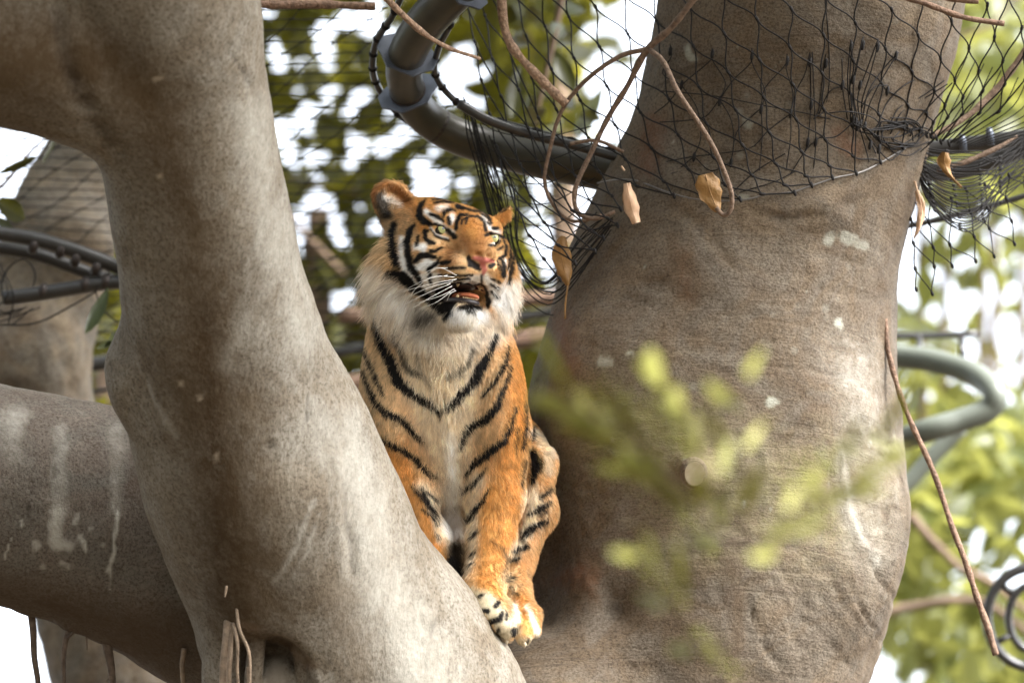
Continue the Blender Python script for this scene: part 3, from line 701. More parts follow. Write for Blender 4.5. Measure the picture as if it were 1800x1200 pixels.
INK = [
    HZ((350, 350, 18), (330, 430, 24), (335, 520, 24), (350, 600, 26), (375, 640, 14)), HZ((315, 680, 22), (400, 705, 42), (470, 770, 34), (540, 810, 26), (600, 870, 22), (640, 900, 20)), HZ((485, 352, 8), (450, 400, 20), (432, 470, 20), (440, 550, 20), (460, 640, 22), (500, 690, 18), (525, 745, 12)),
    HZ((525, 215, 8), (515, 260, 18), (515, 300, 24), (545, 335, 20), (590, 352, 10)), HZ((555, 190, 5), (520, 240, 10)), HZ((580, 360, 8), (620, 352, 8), (670, 372, 10), (705, 400, 14), (745, 435, 16)), HZ((588, 385, 4), (625, 432, 5), (705, 460, 6)),
    HZ((575, 398, 6), (550, 400, 12), (550, 440, 12), (575, 470, 14), (612, 478, 8)), HZ((490, 595, 16), (520, 560, 18), (570, 558, 16), (622, 572, 9)), HZ((588, 532, 10), (630, 528, 8), (662, 505, 5)), HZ((497, 490, 9), (508, 430, 6)), HZ((655, 570, 4), (625, 615, 10), (575, 650, 10), (590, 700, 8)),
    HZ((588, 288, 8), (640, 308, 9), (672, 332, 9)), HZ((668, 305, 7), (680, 272, 9), (715, 255, 10), (752, 262, 5)), HZ((612, 212, 5), (680, 202, 7), (740, 212, 4)), HZ((705, 310, 10), (712, 345, 13)), HZ((757, 385, 8), (760, 335, 11), (785, 290, 11), (832, 290, 7)), HZ((792, 350, 4), (800, 320, 5), (830, 310, 7), (820, 345, 5)),
    HZ((765, 235, 14), (800, 248, 12)), HZ((800, 205, 6), (890, 240, 7), (960, 290, 6), (985, 320, 4)), HZ((600, 192, 4), (700, 182, 6), (810, 195, 5)), HZ((760, 225, 5), (850, 260, 6), (920, 270, 5)), HZ((840, 298, 5), (900, 302, 6), (938, 330, 8), (952, 395, 8)), HZ((925, 285, 4), (970, 315, 6), (990, 350, 5)),
    HZ((1000, 378, 10), (1028, 380, 10)), HZ((960, 340, 4), (980, 355, 5)), HZ((952, 425, 8), (985, 412, 9), (1040, 428, 9), (1075, 440, 6)), HZ((970, 490, 4), (1020, 496, 5), (1048, 465, 5)), HZ((1062, 440, 5), (1088, 500, 8), (1082, 555, 9), (1045, 578, 7)), HZ((1030, 520, 4), (1065, 500, 5)),
    HZ((1080, 430, 4), (1112, 480, 6), (1116, 560, 6), (1100, 650, 6)), HZ((1140, 530, 6), (1125, 640, 11), (1105, 740, 10)), HZ((1055, 580, 6), (1072, 640, 14), (1068, 690, 14)), HZ((1028, 590, 4), (1055, 660, 5)), HZ((660, 610, 12), (710, 605, 9)), HZ((705, 642, 8), (760, 640, 9), (815, 640, 6)),
    HZ((640, 690, 5), (730, 690, 7), (865, 688, 5)), HZ((650, 745, 6), (740, 722, 7), (850, 712, 4)), HZ((640, 800, 22), (700, 765, 18), (790, 742, 8)), HZ((620, 850, 22), (680, 830, 34), (750, 790, 26)), HZ((650, 930, 14), (690, 900, 40), (740, 860, 26)), HZ((680, 970, 10), (715, 940, 16)),
    HZ((785, 905, 12), (850, 893, 18), (915, 905, 12)), HZ((830, 925, 8), (870, 930, 8)), HZ((990, 715, 4), (1050, 735, 6)), HZ((985, 752, 4), (1040, 778, 6)), HZ((990, 800, 4), (1035, 835, 8)), HZ((955, 820, 9), (972, 860, 15), (965, 900, 10)), HZ((840, 575, 14), (850, 620, 16)), HZ((440, 740, 10), (500, 770, 8)), HZ((575, 700, 6), (590, 740, 6)), HZ((515, 770, 8), (580, 840, 8)),
    BZ((205, 100, 18), (230, 210, 26), (290, 330, 30), (330, 440, 30), (420, 520, 20), (510, 570, 15), (575, 622, 10)), BZ((120, 240, 7), (160, 330, 9), (200, 420, 10), (245, 520, 6)), BZ((120, 370, 6), (150, 450, 8), (200, 570, 16), (270, 630, 20), (350, 660, 18), (420, 740, 14), (470, 795, 7)),
    BZ((195, 755, 8), (270, 800, 15), (370, 850, 15), (430, 890, 13), (490, 960, 13), (555, 1005, 7)), BZ((410, 1050, 4), (470, 1120, 8), (550, 1195, 12)), BZ((480, 1070, 3), (570, 1140, 5)), BZ((910, 170, 10), (870, 270, 18), (820, 350, 28), (785, 430, 26), (710, 510, 24), (650, 580, 14), (595, 610, 7)),
    BZ((985, 230, 6), (965, 330, 9), (900, 440, 10), (820, 530, 5)), BZ((1000, 350, 5), (960, 470, 10), (910, 590, 20), (850, 660, 24), (760, 705, 16), (715, 770, 11), (705, 835, 5)), BZ((1025, 590, 7), (1000, 690, 8), (960, 780, 18), (860, 860, 22), (770, 930, 18), (735, 985, 8)),
    BZ((840, 955, 5), (770, 1040, 11), (705, 1090, 7)), BZ((865, 1065, 5), (820, 1150, 11), (770, 1200, 9)), BZ((1085, 560, 5), (1086, 700, 9), (1066, 830, 8)), BZ((1082, 900, 5), (1060, 1050, 4)), BZ((1035, 700, 3), (1025, 860, 3)), BZ((155, 590, 3), (170, 700, 4)), BZ((575, 620, 5), (580, 660, 3)),
    LZ((545, 85, 8), (510, 140, 16), (455, 205, 14)), LZ((515, 280, 12), (470, 325, 8)), LZ((500, 412, 6), (465, 455, 5)), LZ((150, 0, 8), (200, 110, 14), (265, 190, 10)), LZ((160, 135, 6), (215, 175, 6), (260, 235, 8)), LZ((250, 300, 5), (268, 330, 4)), LZ((495, 485, 4), (455, 500, 4)),
    LZ((535, 705, 10), (552, 695, 8)), LZ((640, 770, 14), (660, 745, 14)), LZ((525, 790, 12), (585, 802, 18)), LZ((610, 870, 16), (670, 855, 16), (685, 815, 12)), LZ((718, 815, 8), (712, 855, 9)), LZ((660, 925, 8), (650, 960, 8)), LZ((765, 930, 20), (760, 960, 14)), LZ((860, 985, 6), (850, 1010, 6)),
    LZ((860, 165, 8), (930, 140, 16), (1005, 85, 12)), LZ((935, 55, 6), (1005, 10, 12)), LZ((815, 320, 14), (860, 275, 22), (975, 212, 16)), LZ((770, 405, 14), (855, 380, 14)), LZ((745, 470, 14), (795, 455, 10)), LZ((720, 570, 6), (765, 582, 5)), LZ((712, 600, 5), (752, 606, 4)), LZ((730, 640, 5), (750, 643, 5)), LZ((762, 680, 6), (795, 690, 6)), LZ((930, 180, 4), (985, 150, 5)),
    BZ((1125, 700, 5), (1120, 770, 12)), BZ((1120, 860, 22), (1140, 930, 26), (1120, 1020, 16)), BZ((1170, 1120, 6), (1235, 1070, 12)), BZ((120, 690, 16), (135, 760, 18)), LZ((350, 480, 40), (400, 560, 30)),  # second stroke: shade inside the hind knee, painted like a marking
]
SOFTINK = [(DUSK, BZ((300, 150, 14), (340, 240, 16), (370, 350, 18), (450, 400, 14)), 5, .9), (DUSK, BZ((775, 250, 10), (740, 340, 14), (680, 390, 12), (610, 425, 8)), 4, .9), (DUSK, BZ((440, 290, 8), (470, 400, 12), (540, 490, 8)), 6, .5), (DUSK, BZ((470, 80, 40), (520, 60, 30)), 12, .7), (DUSK, HZ((520, 970, 30), (570, 960, 20)), 12, .5),
           (BROWN, LZ((610, 340, 5), (690, 390, 11), (720, 450, 10), (715, 520, 8), (690, 570, 5)), 2, .8), (BROWN, LZ((80, 190, 20), (130, 180, 12)), 5, .5), (OLIVE_SHADE, BZ((1110, 830, 16), (1165, 900, 20), (1170, 960, 12)), 4, .9), (DUSK, BZ((1060, 800, 6), (1075, 1100, 6)), 4, .4),  # olive stroke: shadow inside the hind knee, painted into the coat
           (PINK, HZ((874, 576, 12), (900, 580, 18), (960, 592, 20), (1005, 595, 10)), 2.2, 1), (PINK, HZ((930, 610, 22), (945, 650, 18), (935, 680, 10)), 2.2, 1), (BLACK, HZ((862, 612, 26), (892, 632, 24), (910, 650, 14)), 1.5, 1), (BLACK, HZ((835, 585, 10), (860, 615, 16)), 2, 1), (BLACK, HZ((985, 630, 19), (1008, 618, 13)), 1.5, 1), (BLACK, HZ((925, 690, 8), (925, 745, 6)), 1.5, .9), (BLACK, HZ((800, 780, 10), (860, 765, 10), (910, 748, 8), (940, 760, 8), (965, 810, 10)), 2, .95)]

def coat(px, py, nz, P):
    """fur colour at photo-pixel places; faces turned away get plain flank stripes"""
    col = np.tile(TAN * 0.5 + ORANGE * 0.5, (len(px), 1))
    wob = 1.2
    qx = px + wob * vnoise(P, 160, 3); qy = py + wob * vnoise(P, 160, 5)
    for c, pts, soft, op in BASE:
        m = (op * stroke_mask(qx, qy, pts, soft))[:, None]
        col = col * (1 - m) + c * m
    for c, pts, soft, op in SOFTINK[:9]:
        m = (op * stroke_mask(qx, qy, pts, soft))[:, None]; col = col * (1 - m) + c * m
    ink = np.zeros(len(px))
    for pts in INK: ink = np.maximum(ink, stroke_mask(qx, qy, fat(pts), 1.9))
    col = col * (1 - ink[:, None]) + BLACK * ink[:, None]
    for c, pts, soft, op in SOFTINK[9:]:
        m = (op * stroke_mask(px, py, pts, soft))[:, None]; col = col * (1 - m) + c * m
    back = sstep(0.15, 0.45, nz)[:, None]
    s = np.sin((P[:, 1] * 1.0 + 0.05 * vnoise(P, 9, 2)) * 85 + P[:, 2] * 20 + 2.0 * vnoise(P, 6, 8))
    st = sstep(0.62, 0.8, s)[:, None]
    gen = ORANGE * (1 - st) + BLACK * st
    return col * (1 - back) + gen * back

tpx, tpy = project(tv)
tcol = coat(tpx, tpy, tn[:, 2], tv)
mouth_c = H(0, -0.097, 0.105)
loc = (tv - mouth_c) @ HR
inm = np.clip(1 - np.linalg.norm(loc / [0.052, 0.024, 0.062], axis=1), 0, 1)
facing = ((mouth_c - tv) * tn).sum(1) > 0
inm2 = np.linalg.norm(loc / [0.075, 0.032, 0.085], axis=1) < 1
tcol = np.where(((inm > 0.04) | (inm2 & facing))[:, None], srgb(58, 26, 22), tcol)
skin, nt, bb = new_mat('tiger_skin')
at = nt.nodes.new('ShaderNodeAttribute'); at.attribute_name = 'coat'
nt.links.new(at.outputs['Color'], bb.inputs['Base Color']); bb.inputs['Roughness'].default_value = 0.75; bb.inputs['Specular IOR Level'].default_value = 0.25
body = mesh_obj('body', tv, tf, skin, tiger)
color_attr(body, 'coat', tcol)

# ---- fur ------------------------------------------------------------
def make_fur(n, seed):
    g = np.random.default_rng(seed)
    a, b, c, d = (tv[tf[:, k]] for k in range(4))
    area = np.linalg.norm(np.cross(c - a, d - b), axis=1) * 0.5
    cen = (a + b + c + d) / 4; cn = tn[tf].mean(1)
    cn /= np.linalg.norm(cn, axis=1, keepdims=True) + 1e-9
    cpx, cpy = project(cen)
    wgt = area * np.where(cn[:, 2] > 0.35, 0.06, 1.0)
    headc = np.linalg.norm((cen - H(0, -0.01, 0.06)) / 0.22, axis=1)
    wgt *= np.where(headc < 1, 2.4, 1.0)
    idx = g.choice(len(tf), n, p=wgt / wgt.sum())
    u, v = g.random((2, n, 1))
    root = (a[idx] * (1 - u) + b[idx] * u) * (1 - v) + (d[idx] * (1 - u) + c[idx] * u) * v
    nn = (tn[tf[idx, 0]] * (1 - u) + tn[tf[idx, 1]] * u) * (1 - v) + (tn[tf[idx, 3]] * (1 - u) + tn[tf[idx, 2]] * u) * v
    nn /= np.linalg.norm(nn, axis=1, keepdims=True) + 1e-9
    px, py = project(root)
    hl = (root - HC) @ HR
    hm = sstep(1.25, 0.9, np.linalg.norm(hl / [0.16, 0.165, 0.21], axis=1))       # 1 on the head
    # length
    L = np.full(n, 0.017)
    def setL(val, pts, soft):
        nonlocal L
        m = stroke_mask(px, py, pts, soft); L = L * (1 - m) + val * m
    L = L * (1 - hm) + 0.011 * hm
    setL(0.050, HZ((300, 420, 40), (240, 600, 100), (260, 760, 110), (380, 900, 130), (560, 1040, 120)), 30)
    setL(0.040, HZ((1170, 540, 20), (1150, 740, 40), (1080, 920, 70)), 14)
    setL(0.028, BZ((600, 240, 160), (620, 600, 90), (640, 1000, 80)), 26)
    setL(0.034, LZ((360, 200, 70)), 20)
    setL(0.0065, HZ((640, 420, 110), (860, 420, 140), (1000, 440, 60)), 18)
    setL(0.0045, HZ((860, 420, 70), (860, 540, 100), (930, 560, 60)), 16)
    setL(0.006, HZ((800, 700, 100), (960, 720, 70)), 12)
    setL(0.016, HZ((850, 980, 110)), 16)
    setL(0.012, LZ((640, 100, 120), (640, 600, 120)), 16)
    setL(0.007, LZ((560, 740, 90), (700, 900, 90), (850, 930, 110)), 10)
    setL(0.008, HZ((240, 200, 60), (330, 200, 90)), 8)
    setL(0.034, HZ((340, 190, 26), (390, 230, 26)), 5)
    L *= g.uniform(0.6, 1.25, n) * np.where((g.random(n) < 0.12) & (L > 0.03), 1.5, 1.0)
    # keep bare: eyes, nose leather, inside of the mouth
    keep = np.ones(n, bool)
    for s in (-1, 1):
        q = (root - EYE[s]) @ HR
        keep &= ~((np.abs(q[:, 0]) / 0.024) ** 2 + (np.abs(q[:, 1]) / 0.0145) ** 2 < 1.0) | (np.abs(q[:, 2]) > 0.05)
    for pts, soft in ((HZ((868, 575, 16), (900, 585, 26), (960, 600, 30), (1000, 605, 22)), .5), (HZ((860, 610, 24), (935, 640, 36)), .5), (HZ((1000, 620, 18)), .5)):
        keep &= ~((stroke_mask(px, py, pts, soft) > 0.5) & (hl[:, 2] > 0.14))
    q = (root - mouth_c) @ HR
    keep &= ~(np.linalg.norm(q / [0.053, 0.022, 0.062], axis=1) < 1.04)
    # direction of lie
    away = root - H(0, 0.0, 0.21)
    away /= np.linalg.norm(away, axis=1, keepdims=True)
    down = np.array([0, -1.0, 0])
    side = np.stack([(px - 778) / 160.0, np.full(n, -1.0), np.zeros(n)], 1)
    ruff = sstep(0.02, 0.045, L)[:, None]
    dirh = away + down * (0.25 + 0.7 * ruff) + np.stack([np.sign(hl[:, 0]) * 0.75 * ruff[:, 0], np.zeros(n), np.zeros(n)], 1)
    dirb = side * 0.5 + down * 0.7
    lie = dirh * hm[:, None] + dirb * (1 - hm[:, None])
    lie += 0.45 * np.stack([vnoise(root, 60, k) for k in (1, 2, 3)], 1) + 0.22 * g.normal(size=(n, 3))
    cell = np.floor(root * np.where(ruff > .5, 48, 75)).astype(np.int64)
    hsh = lambda k: _T[(cell[:, 0] * 73 + cell[:, 1] * 1571 + cell[:, 2] * 2909 + k * 131) & 4095] * 2 - 1
    lie += np.stack([hsh(1), hsh(2), hsh(3)], 1) * (0.28 + 0.30 * ruff)
    lie -= nn * (lie * nn).sum(1, keepdims=True)
    lie /= np.linalg.norm(lie, axis=1, keepdims=True) + 1e-9
    lift = g.uniform(0.25, 0.6, n)[:, None] * np.where(ruff > 0.5, 1.7, 1.0)
    d0 = lie + nn * lift * 1.3
    d0 /= np.linalg.norm(d0, axis=1, keepdims=True)
    d1 = lie + nn * lift * 0.25 + down * 0.35 * ruff
    d1 /= np.linalg.norm(d1, axis=1, keepdims=True)
    pts = [root - nn * 0.001]
    segs = 4
    for k in range(segs):
        t = (k + 0.5) / segs
        pts.append(pts[-1] + (d0 * (1 - t) + d1 * t) * (L / segs)[:, None])
    mid = pts[3]
    mx, my = project(mid)
    jit = 1.8 * (1 - hm) + 0.5
    col = coat(mx * 0.8 + px * 0.2 + g.normal(size=n) * jit, my * 0.8 + py * 0.2 + g.normal(size=n) * jit, nn[:, 2], root)
    col = col * np.where(col.min(1, keepdims=True) > .5, g.uniform(0.82, 1.2, (n, 1)), g.uniform(0.66, 1.22, (n, 1))) * (1 + 0.28 * vnoise(root, 120, 12) + 0.15 * vnoise(root, 40, 14))[:, None]
    P = np.stack(pts, 1)[keep]
    return P, np.clip(col[keep], 0, 1), L[keep]

P, fcol, fl = make_fur(FUR_N, 11)
fc = bpy.data.hair_curves.new('fur')
m = P.shape[1]
fc.add_curves([m] * len(P))
wp = to_world(P.reshape(-1, 3)) - root_loc(tiger)
fc.attributes['position'].data.foreach_set('vector', wp.astype(np.float32).ravel())
rad = fc.attributes.get('radius') or fc.attributes.new('radius', 'FLOAT', 'POINT')
taper = np.array([1.0, 0.95, 0.8, 0.55, 0.15])
base_r = np.where(fl > 0.022, 0.00050, np.where(fl < 0.009, 0.00042, 0.00050))
rad.data.foreach_set('value', (base_r[:, None] * taper[None]).astype(np.float32).ravel())
ca = fc.attributes.new('coat', 'FLOAT_COLOR', 'CURVE')
cc = np.ones((len(P), 4), np.float32); cc[:, :3] = fcol
ca.data.foreach_set('color', cc.ravel())
fur_mat, nt, bb = new_mat('tiger_fur')
at = nt.nodes.new('ShaderNodeAttribute'); at.attribute_name = 'coat'
nt.links.new(at.outputs['Color'], bb.inputs['Base Color'])
bb.inputs['Roughness'].default_value = 0.5; bb.inputs['Specular IOR Level'].default_value = 0.3
tl = nt.nodes.new('ShaderNodeBsdfTranslucent'); nt.links.new(at.outputs['Color'], tl.inputs[0])
ms = nt.nodes.new('ShaderNodeMixShader'); ms.inputs[0].default_value = 0.38
nt.links.new(bb.outputs[0], ms.inputs[1]); nt.links.new(tl.outputs[0], ms.inputs[2]); nt.links.new(ms.outputs[0], nt.nodes['Material Output'].inputs[0])
fc.materials.append(fur_mat)
fur = bpy.data.objects.new('fur', fc)
scene.collection.objects.link(fur)
fur.parent = tiger

# ---- eyes -----------------------------------------------------------
def sphere(c, r, rot, nu=24, nv=16, sc=(1, 1, 1)):
    vs, fs = [], []
    for j in range(nv + 1):
        th = math.pi * j / nv
        for i in range(nu):
            ph = 2 * math.pi * i / nu
            vs.append(c + rot @ (r * np.array([math.sin(th) * math.cos(ph) * sc[0], math.sin(th) * math.sin(ph) * sc[1], math.cos(th) * sc[2]])))
    for j in range(nv):
        for i in range(nu):
            fs.append((j * nu + i, (j + 1) * nu + i, (j + 1) * nu + (i + 1) % nu, j * nu + (i + 1) % nu))
    return np.array(vs), fs
eye_mat, nt, bb = new_mat('tiger_eye')
at = nt.nodes.new('ShaderNodeAttribute'); at.attribute_name = 'iris'
nt.links.new(at.outputs['Color'], bb.inputs['Base Color']); bb.inputs['Roughness'].default_value = 0.08; bb.inputs['Specular IOR Level'].default_value = 0.7
GAZE = np.array([0.42, 0.22, -0.88]); GAZE /= np.linalg.norm(GAZE)
for s in (-1, 1):
    r = 0.0185
    c = EYE[s] + 0.010 * np.array([0, 0, 1.0]) + (-0.004) * hf
    vs, fs = sphere(c, r, np.eye(3), 40, 30)
    o = mesh_obj('eye', vs, fs, eye_mat, tiger)
    dd = np.degrees(np.arccos(np.clip(((vs - c) / r) @ GAZE, -1, 1)))
    col = np.where((dd < 11)[:, None], srgb(14, 14, 12), np.where((dd < 38)[:, None], srgb(176, 178, 120), np.where((dd < 45)[:, None], srgb(50, 44, 26), srgb(30, 22, 16))))
    color_attr(o, 'iris', col)

# ---- teeth, tongue, lip ----------------------------------------------
tongue_mat = plain('tongue', srgb(214, 128, 92), rough=0.35, spec=0.5, var=0.2, scale=90)
tooth_mat = plain('tooth', srgb(190, 166, 124), rough=0.3, spec=0.5, var=0.08)
lip_mat = plain('dark_lip', srgb(52, 46, 46), rough=0.35, spec=0.5, var=0.3, scale=80)
vs, fs = sphere(H(0.010, -0.103, 0.102), 1.0, HR, 20, 12, (0.028, 0.010, 0.048)); mesh_obj('tongue', vs, fs, tongue_mat, tiger)
vs, fs = sphere(H(0.0, -0.078, 0.085), 1.0, HR, 20, 12, (0.036, 0.010, 0.045)); mesh_obj('palate', vs, fs, lip_mat, tiger)
for x, y, f_, dx, dy, L_ in ((-0.022, -0.112, 0.132, 0, 0.009, .004), (0.022, -0.112, 0.132, 0, 0.009, .004), (-0.027, -0.078, 0.138, 0, -0.010, .005), (0.027, -0.078, 0.138, 0, -0.010, .005)):
    Tubes().tube(np.array([H(x, y, f_), H(x + dx * .5, y + dy * .6, f_ + .002), H(x + dx, y + dy, f_)]), [0.0045, 0.0035, 0.0008], 8).build('canine_tooth', tooth_mat, tiger)
for k in range(6):
    x = -0.0125 + 0.005 * k
    Tubes().tube(np.array([H(x, -0.114, 0.144), H(x, -0.1085, 0.145)]), [0.0022, 0.0018], 6).build('incisor_tooth', tooth_mat, tiger)
lp = [H(0.032 * math.cos(t), -0.117 - 0.002 * math.sin(t), 0.105 + 0.050 * math.sin(t)) for t in np.linspace(-0.3, math.pi + 0.3, 22)]
Tubes().tube(np.array(lp), 0.007, 10).build('lower_lip', lip_mat, tiger)

# ---- whiskers ----------------------------------------------------------
wh_mat = plain('whisker', (0.85, 0.83, 0.78), rough=0.4, var=0.05)
wz = [((760, 690), (640, 640), (500, 700)), ((745, 700), (600, 700), (430, 780)), ((760, 715), (620, 740), (385, 800)), ((735, 730), (580, 770), (400, 850)), ((720, 745), (560, 810), (380, 900)), ((730, 760), (580, 840), (430, 930)),
      ((700, 640), (620, 650), (520, 720)), ((745, 780), (640, 830), (470, 880)), ((755, 790), (720, 810), (695, 860)), ((720, 800), (620, 870), (500, 915)), ((700, 690), (560, 720), (440, 830)),
      ((1010, 740), (1060, 760), (1110, 640)), ((1015, 760), (1060, 790), (1100, 690)), ((1000, 790), (1050, 850), (1090, 860)), ((1000, 800), (1040, 870), (1085, 885)), ((1020, 780), (1080, 770), (1105, 730)), ((990, 880), (1100, 920), (1195, 1005))]
for i, w3 in enumerate(wz):
    q = []
    for j, (x, y) in enumerate(w3):
        px_, py_ = 600 + x / 3.75, 300 + y / 3.75
        zz = H(-0.03 if x < 900 else 0.03, -0.045, 0.20)[2] - D0
        q.append((px_, py_, zz + (0.0, -0.015, -0.01)[j] * (1 if x < 900 else 0.4)))
    Tubes().tube(path(q, 12), np.linspace(0.0007, 0.00025, 12), 5).build('whisker', wh_mat, tiger)
# ---- claws ---------------------------------------------------------------
claw_mat = plain('claw', srgb(210, 196, 170), rough=0.4, var=0.2)
for a, b in (((889, 1120, -132), (891, 1133, -132)), ((905, 1098, -112), (909, 1108, -110)), ((921, 1128, -40), (922, 1138, -38))):
    Tubes().tube(np.array([T(*a), (T(*a) + T(*b)) / 2 + [0.002, 0, 0], T(*b)]), [0.005, 0.004, 0.001], 8).build('claw', claw_mat, tiger)
# ------------------------------------------------------------------ leaves
def leaf_mat(name, rgb, rgb2, trans, tr=0.45, rough=0.4):
    m, nt, b = new_mat(name)
    L = nt.links.new; N = nt.nodes.new
    at = N('ShaderNodeAttribute'); at.attribute_name = 'tint'
    cr = N('ShaderNodeValToRGB'); cr.color_ramp.elements[0].color = (*rgb, 1); cr.color_ramp.elements[1].color = (*rgb2, 1)
    L(at.outputs['Fac'], cr.inputs[0]); L(cr.outputs[0], b.inputs['Base Color'])
    b.inputs['Roughness'].default_value = rough; b.inputs['Specular IOR Level'].default_value = 0.4
    t = N('ShaderNodeBsdfTranslucent'); t.inputs[0].default_value = (*trans, 1)
    mx = N('ShaderNodeMixShader'); mx.inputs[0].default_value = tr
    L(b.outputs[0], mx.inputs[1]); L(t.outputs[0], mx.inputs[2]); L(mx.outputs[0], nt.nodes['Material Output'].inputs[0])
    return m
ST = np.array([0.0, 0.18, 0.42, 0.68, 0.88, 1.0]); WD = np.array([0.04, 0.62, 1.0, 0.86, 0.45, 0.02])
def leaf_shape(fold=0.22, curl=0.15):
    v = []
    for s, w in zip(ST, WD):
        z = curl * s * s
        v += [(-0.5 * w, s, -fold * w * 0.5 - z), (0, s, -z), (0.5 * w, s, -fold * w * 0.5 - z)]
    f = []
    for k in range(len(ST) - 1):
        a = 3 * k; f += [(a, a + 1, a + 4, a + 3), (a + 1, a + 2, a + 5, a + 4)]
    return np.array(v), np.array(f)
LV, LF = leaf_shape()
def leaf_cloud(P, D, L, Wd, g, flat=0.5):
    """P base points, D axis directions (any frame), lengths, widths -> verts, quads, tint"""
    n = len(P)
    D = D / (np.linalg.norm(D, axis=1, keepdims=True) + 1e-9)
    U = g.normal(size=(n, 3)); U = U - D * (U * D).sum(1, keepdims=True)
    U /= np.linalg.norm(U, axis=1, keepdims=True) + 1e-9
    Nn = np.cross(D, U)
    X = LV[:, 0][None, :, None]; Y = LV[:, 1][None, :, None]; Z = LV[:, 2][None, :, None]
    v = P[:, None] + U[:, None] * X * Wd[:, None, None] + D[:, None] * Y * L[:, None, None] + Nn[:, None] * Z * L[:, None, None] * g.uniform(0.3, 1.6, (n, 1, 1))
    f = LF[None] + (np.arange(n) * len(LV))[:, None, None]
    tint = np.repeat(g.random(n), len(LV))
    return v.reshape(-1, 3), f.reshape(-1, 4), tint

def cloud_obj(name, P, D, L, Wd, mat, parent, g, kind='stuff', world=False):
    v, f, t = leaf_cloud(P, D, L, Wd, g)
    o = mesh_obj(name, v, f, mat, parent, smooth=True, world=world)
    float_attr(o, 'tint', t)
    if kind: o['kind'] = kind
    return o

fig_leaf = leaf_mat('fig_leaf', (0.030, 0.045, 0.012), (0.075, 0.085, 0.022), (0.16, 0.17, 0.03), 0.30)
mid_leaf = leaf_mat('olive_leaf', (0.030, 0.038, 0.008), (0.095, 0.095, 0.02), (0.24, 0.22, 0.02), 0.44)
sun_leaf = leaf_mat('bright_leaf', (0.06, 0.08, 0.02), (0.15, 0.16, 0.05), (0.36, 0.36, 0.09), 0.45)
twig_far = plain('far_branch', (0.16, 0.11, 0.075), rough=0.9, var=0.3, scale=8)

g = np.random.default_rng(21)
# unseen crown of the fig tree, drooped at left to block sky light --------------------------------
n = 56000
cx = g.uniform(-7.5, 2.6, n); cy = g.uniform(1.0, 20.0, n); cz = g.uniform(0, 1, n) ** 1.3
base = W(900, 600, 0)
zc = base[2] + 1.7 + 2.6 * cz + 0.22 * np.maximum(cy - 13, 0) - 0.9 * np.clip(-cx - 2.6, 0, 3.2)
Pc = np.stack([cx, cy, zc], 1)
kp = (vnoise(Pc, 0.55, 4) + 0.5 * vnoise(Pc, 1.4, 6)) > -0.2
Pc = Pc[kp]
# leave the lens's line of sight clear
rel = (Pc - CAM); up_ = rel @ UP; fw_ = rel @ FWD
rx_ = rel @ RIGHT
Pc = Pc[((up_ / fw_) > 0.088) | (rx_ / fw_ < -0.125)]
n = len(Pc)
cloud_obj('crown', Pc, g.normal(size=(n, 3)) + [0, 0, -0.6], g.uniform(.15, .24, n), g.uniform(.07, .11, n), fig_leaf, fig, g, world=True)
tb = Tubes()
for a, b, r0, r1 in (((1475, -250, .5), (1250, -1500, -.5), .33, .12), ((225, -250, -1.05), (-400, -1300, -1.5), .24, .1), ((1500, -300, .5), (1900, -1500, 2.0), .26, .1), ((225, -250, -1.05), (500, -1500, -2.6), .2, .08)):
    A, B = V(*a), V(*b); ts = np.linspace(0, 1, 12)[:, None]
    tb.tube(A * (1 - ts) + B * ts + 0.12 * np.sin(ts * 7) * [1, 0, 1], np.linspace(r0, r1, 12), 12)
tb.build('upper_branches', bark_limb, fig)

# background foliage ---------------------------------------------------------
def volume_leaves(n, x0, x1, y0, y1, d0, d1, holes, seed, hs=1.0, droop=0.5):
    gg = np.random.default_rng(seed)
    px = gg.uniform(x0, x1, n); py = gg.uniform(y0, y1, n); d = gg.uniform(d0, d1, n)
    P = np.stack([(px - 900) * K * (D0 + d), (600 - py) * K * (D0 + d), D0 + d], 1)
    v = vnoise(P * [1, 1, 0.15], 1.1 * hs, seed) + 0.7 * vnoise(P * [1, 1, 0.15], 3.1 * hs, seed + 1)
    ok = v > holes
    return P[ok], gg.normal(size=(ok.sum(), 3)) + [0, -droop, 0], gg

def bg_tree(name, label, n, box, holes, seed, mat, Ls, group=None, branches=(), trunk_px=None, hs=1.0, gaps=None):
    x0, x1, y0, y1, d0, d1 = box
    dm = (d0 + d1) / 2
    tx = trunk_px if trunk_px is not None else (x0 + x1) / 2
    t = empty(name, W(tx, y1 + 200, dm) * [1, 1, 0], label, 'tree', group)
    P, D, gg = volume_leaves(n, x0, x1, y0, y1, d0, d1, holes, seed, hs)
    L = gg.uniform(*Ls, len(P))
    if gaps:
        D = D / np.linalg.norm(D, axis=1, keepdims=True)
        C_ = P + D * L[:, None] * 0.5; qx, qy = project(C_); lp = L / (K * P[:, 2])
        okk = np.ones(len(P), bool)
        for x, y, r in gaps: okk &= np.hypot(qx - x, qy - y) > r * 0.66 + lp * 0.22
        P, D, L = P[okk], D[okk], L[okk]
    m = len(P)
    cloud_obj('crown', P, D, L, L * gg.uniform(.42, .56, m), mat, t, gg)
    for pts, r0, r1 in branches:
        q = path(pts, 20, 0.02, seed)
        Tubes().tube(q, np.linspace(R(r0, pts[0][2]), R(r1, pts[-1][2]), 20), 8).build('branch', twig_far, t)
    # trunk down to the soil
    top = W(tx, (y0 + y1) / 2, dm); bot = np.array([top[0] + 0.2, top[1], 0.0])
    ts = np.linspace(0, 1, 10)[:, None]
    Tubes().tube(top * (1 - ts) + bot * ts, np.linspace(0.05, 0.12, 10), 10).build('trunk', twig_far, t, world=True)
    return t
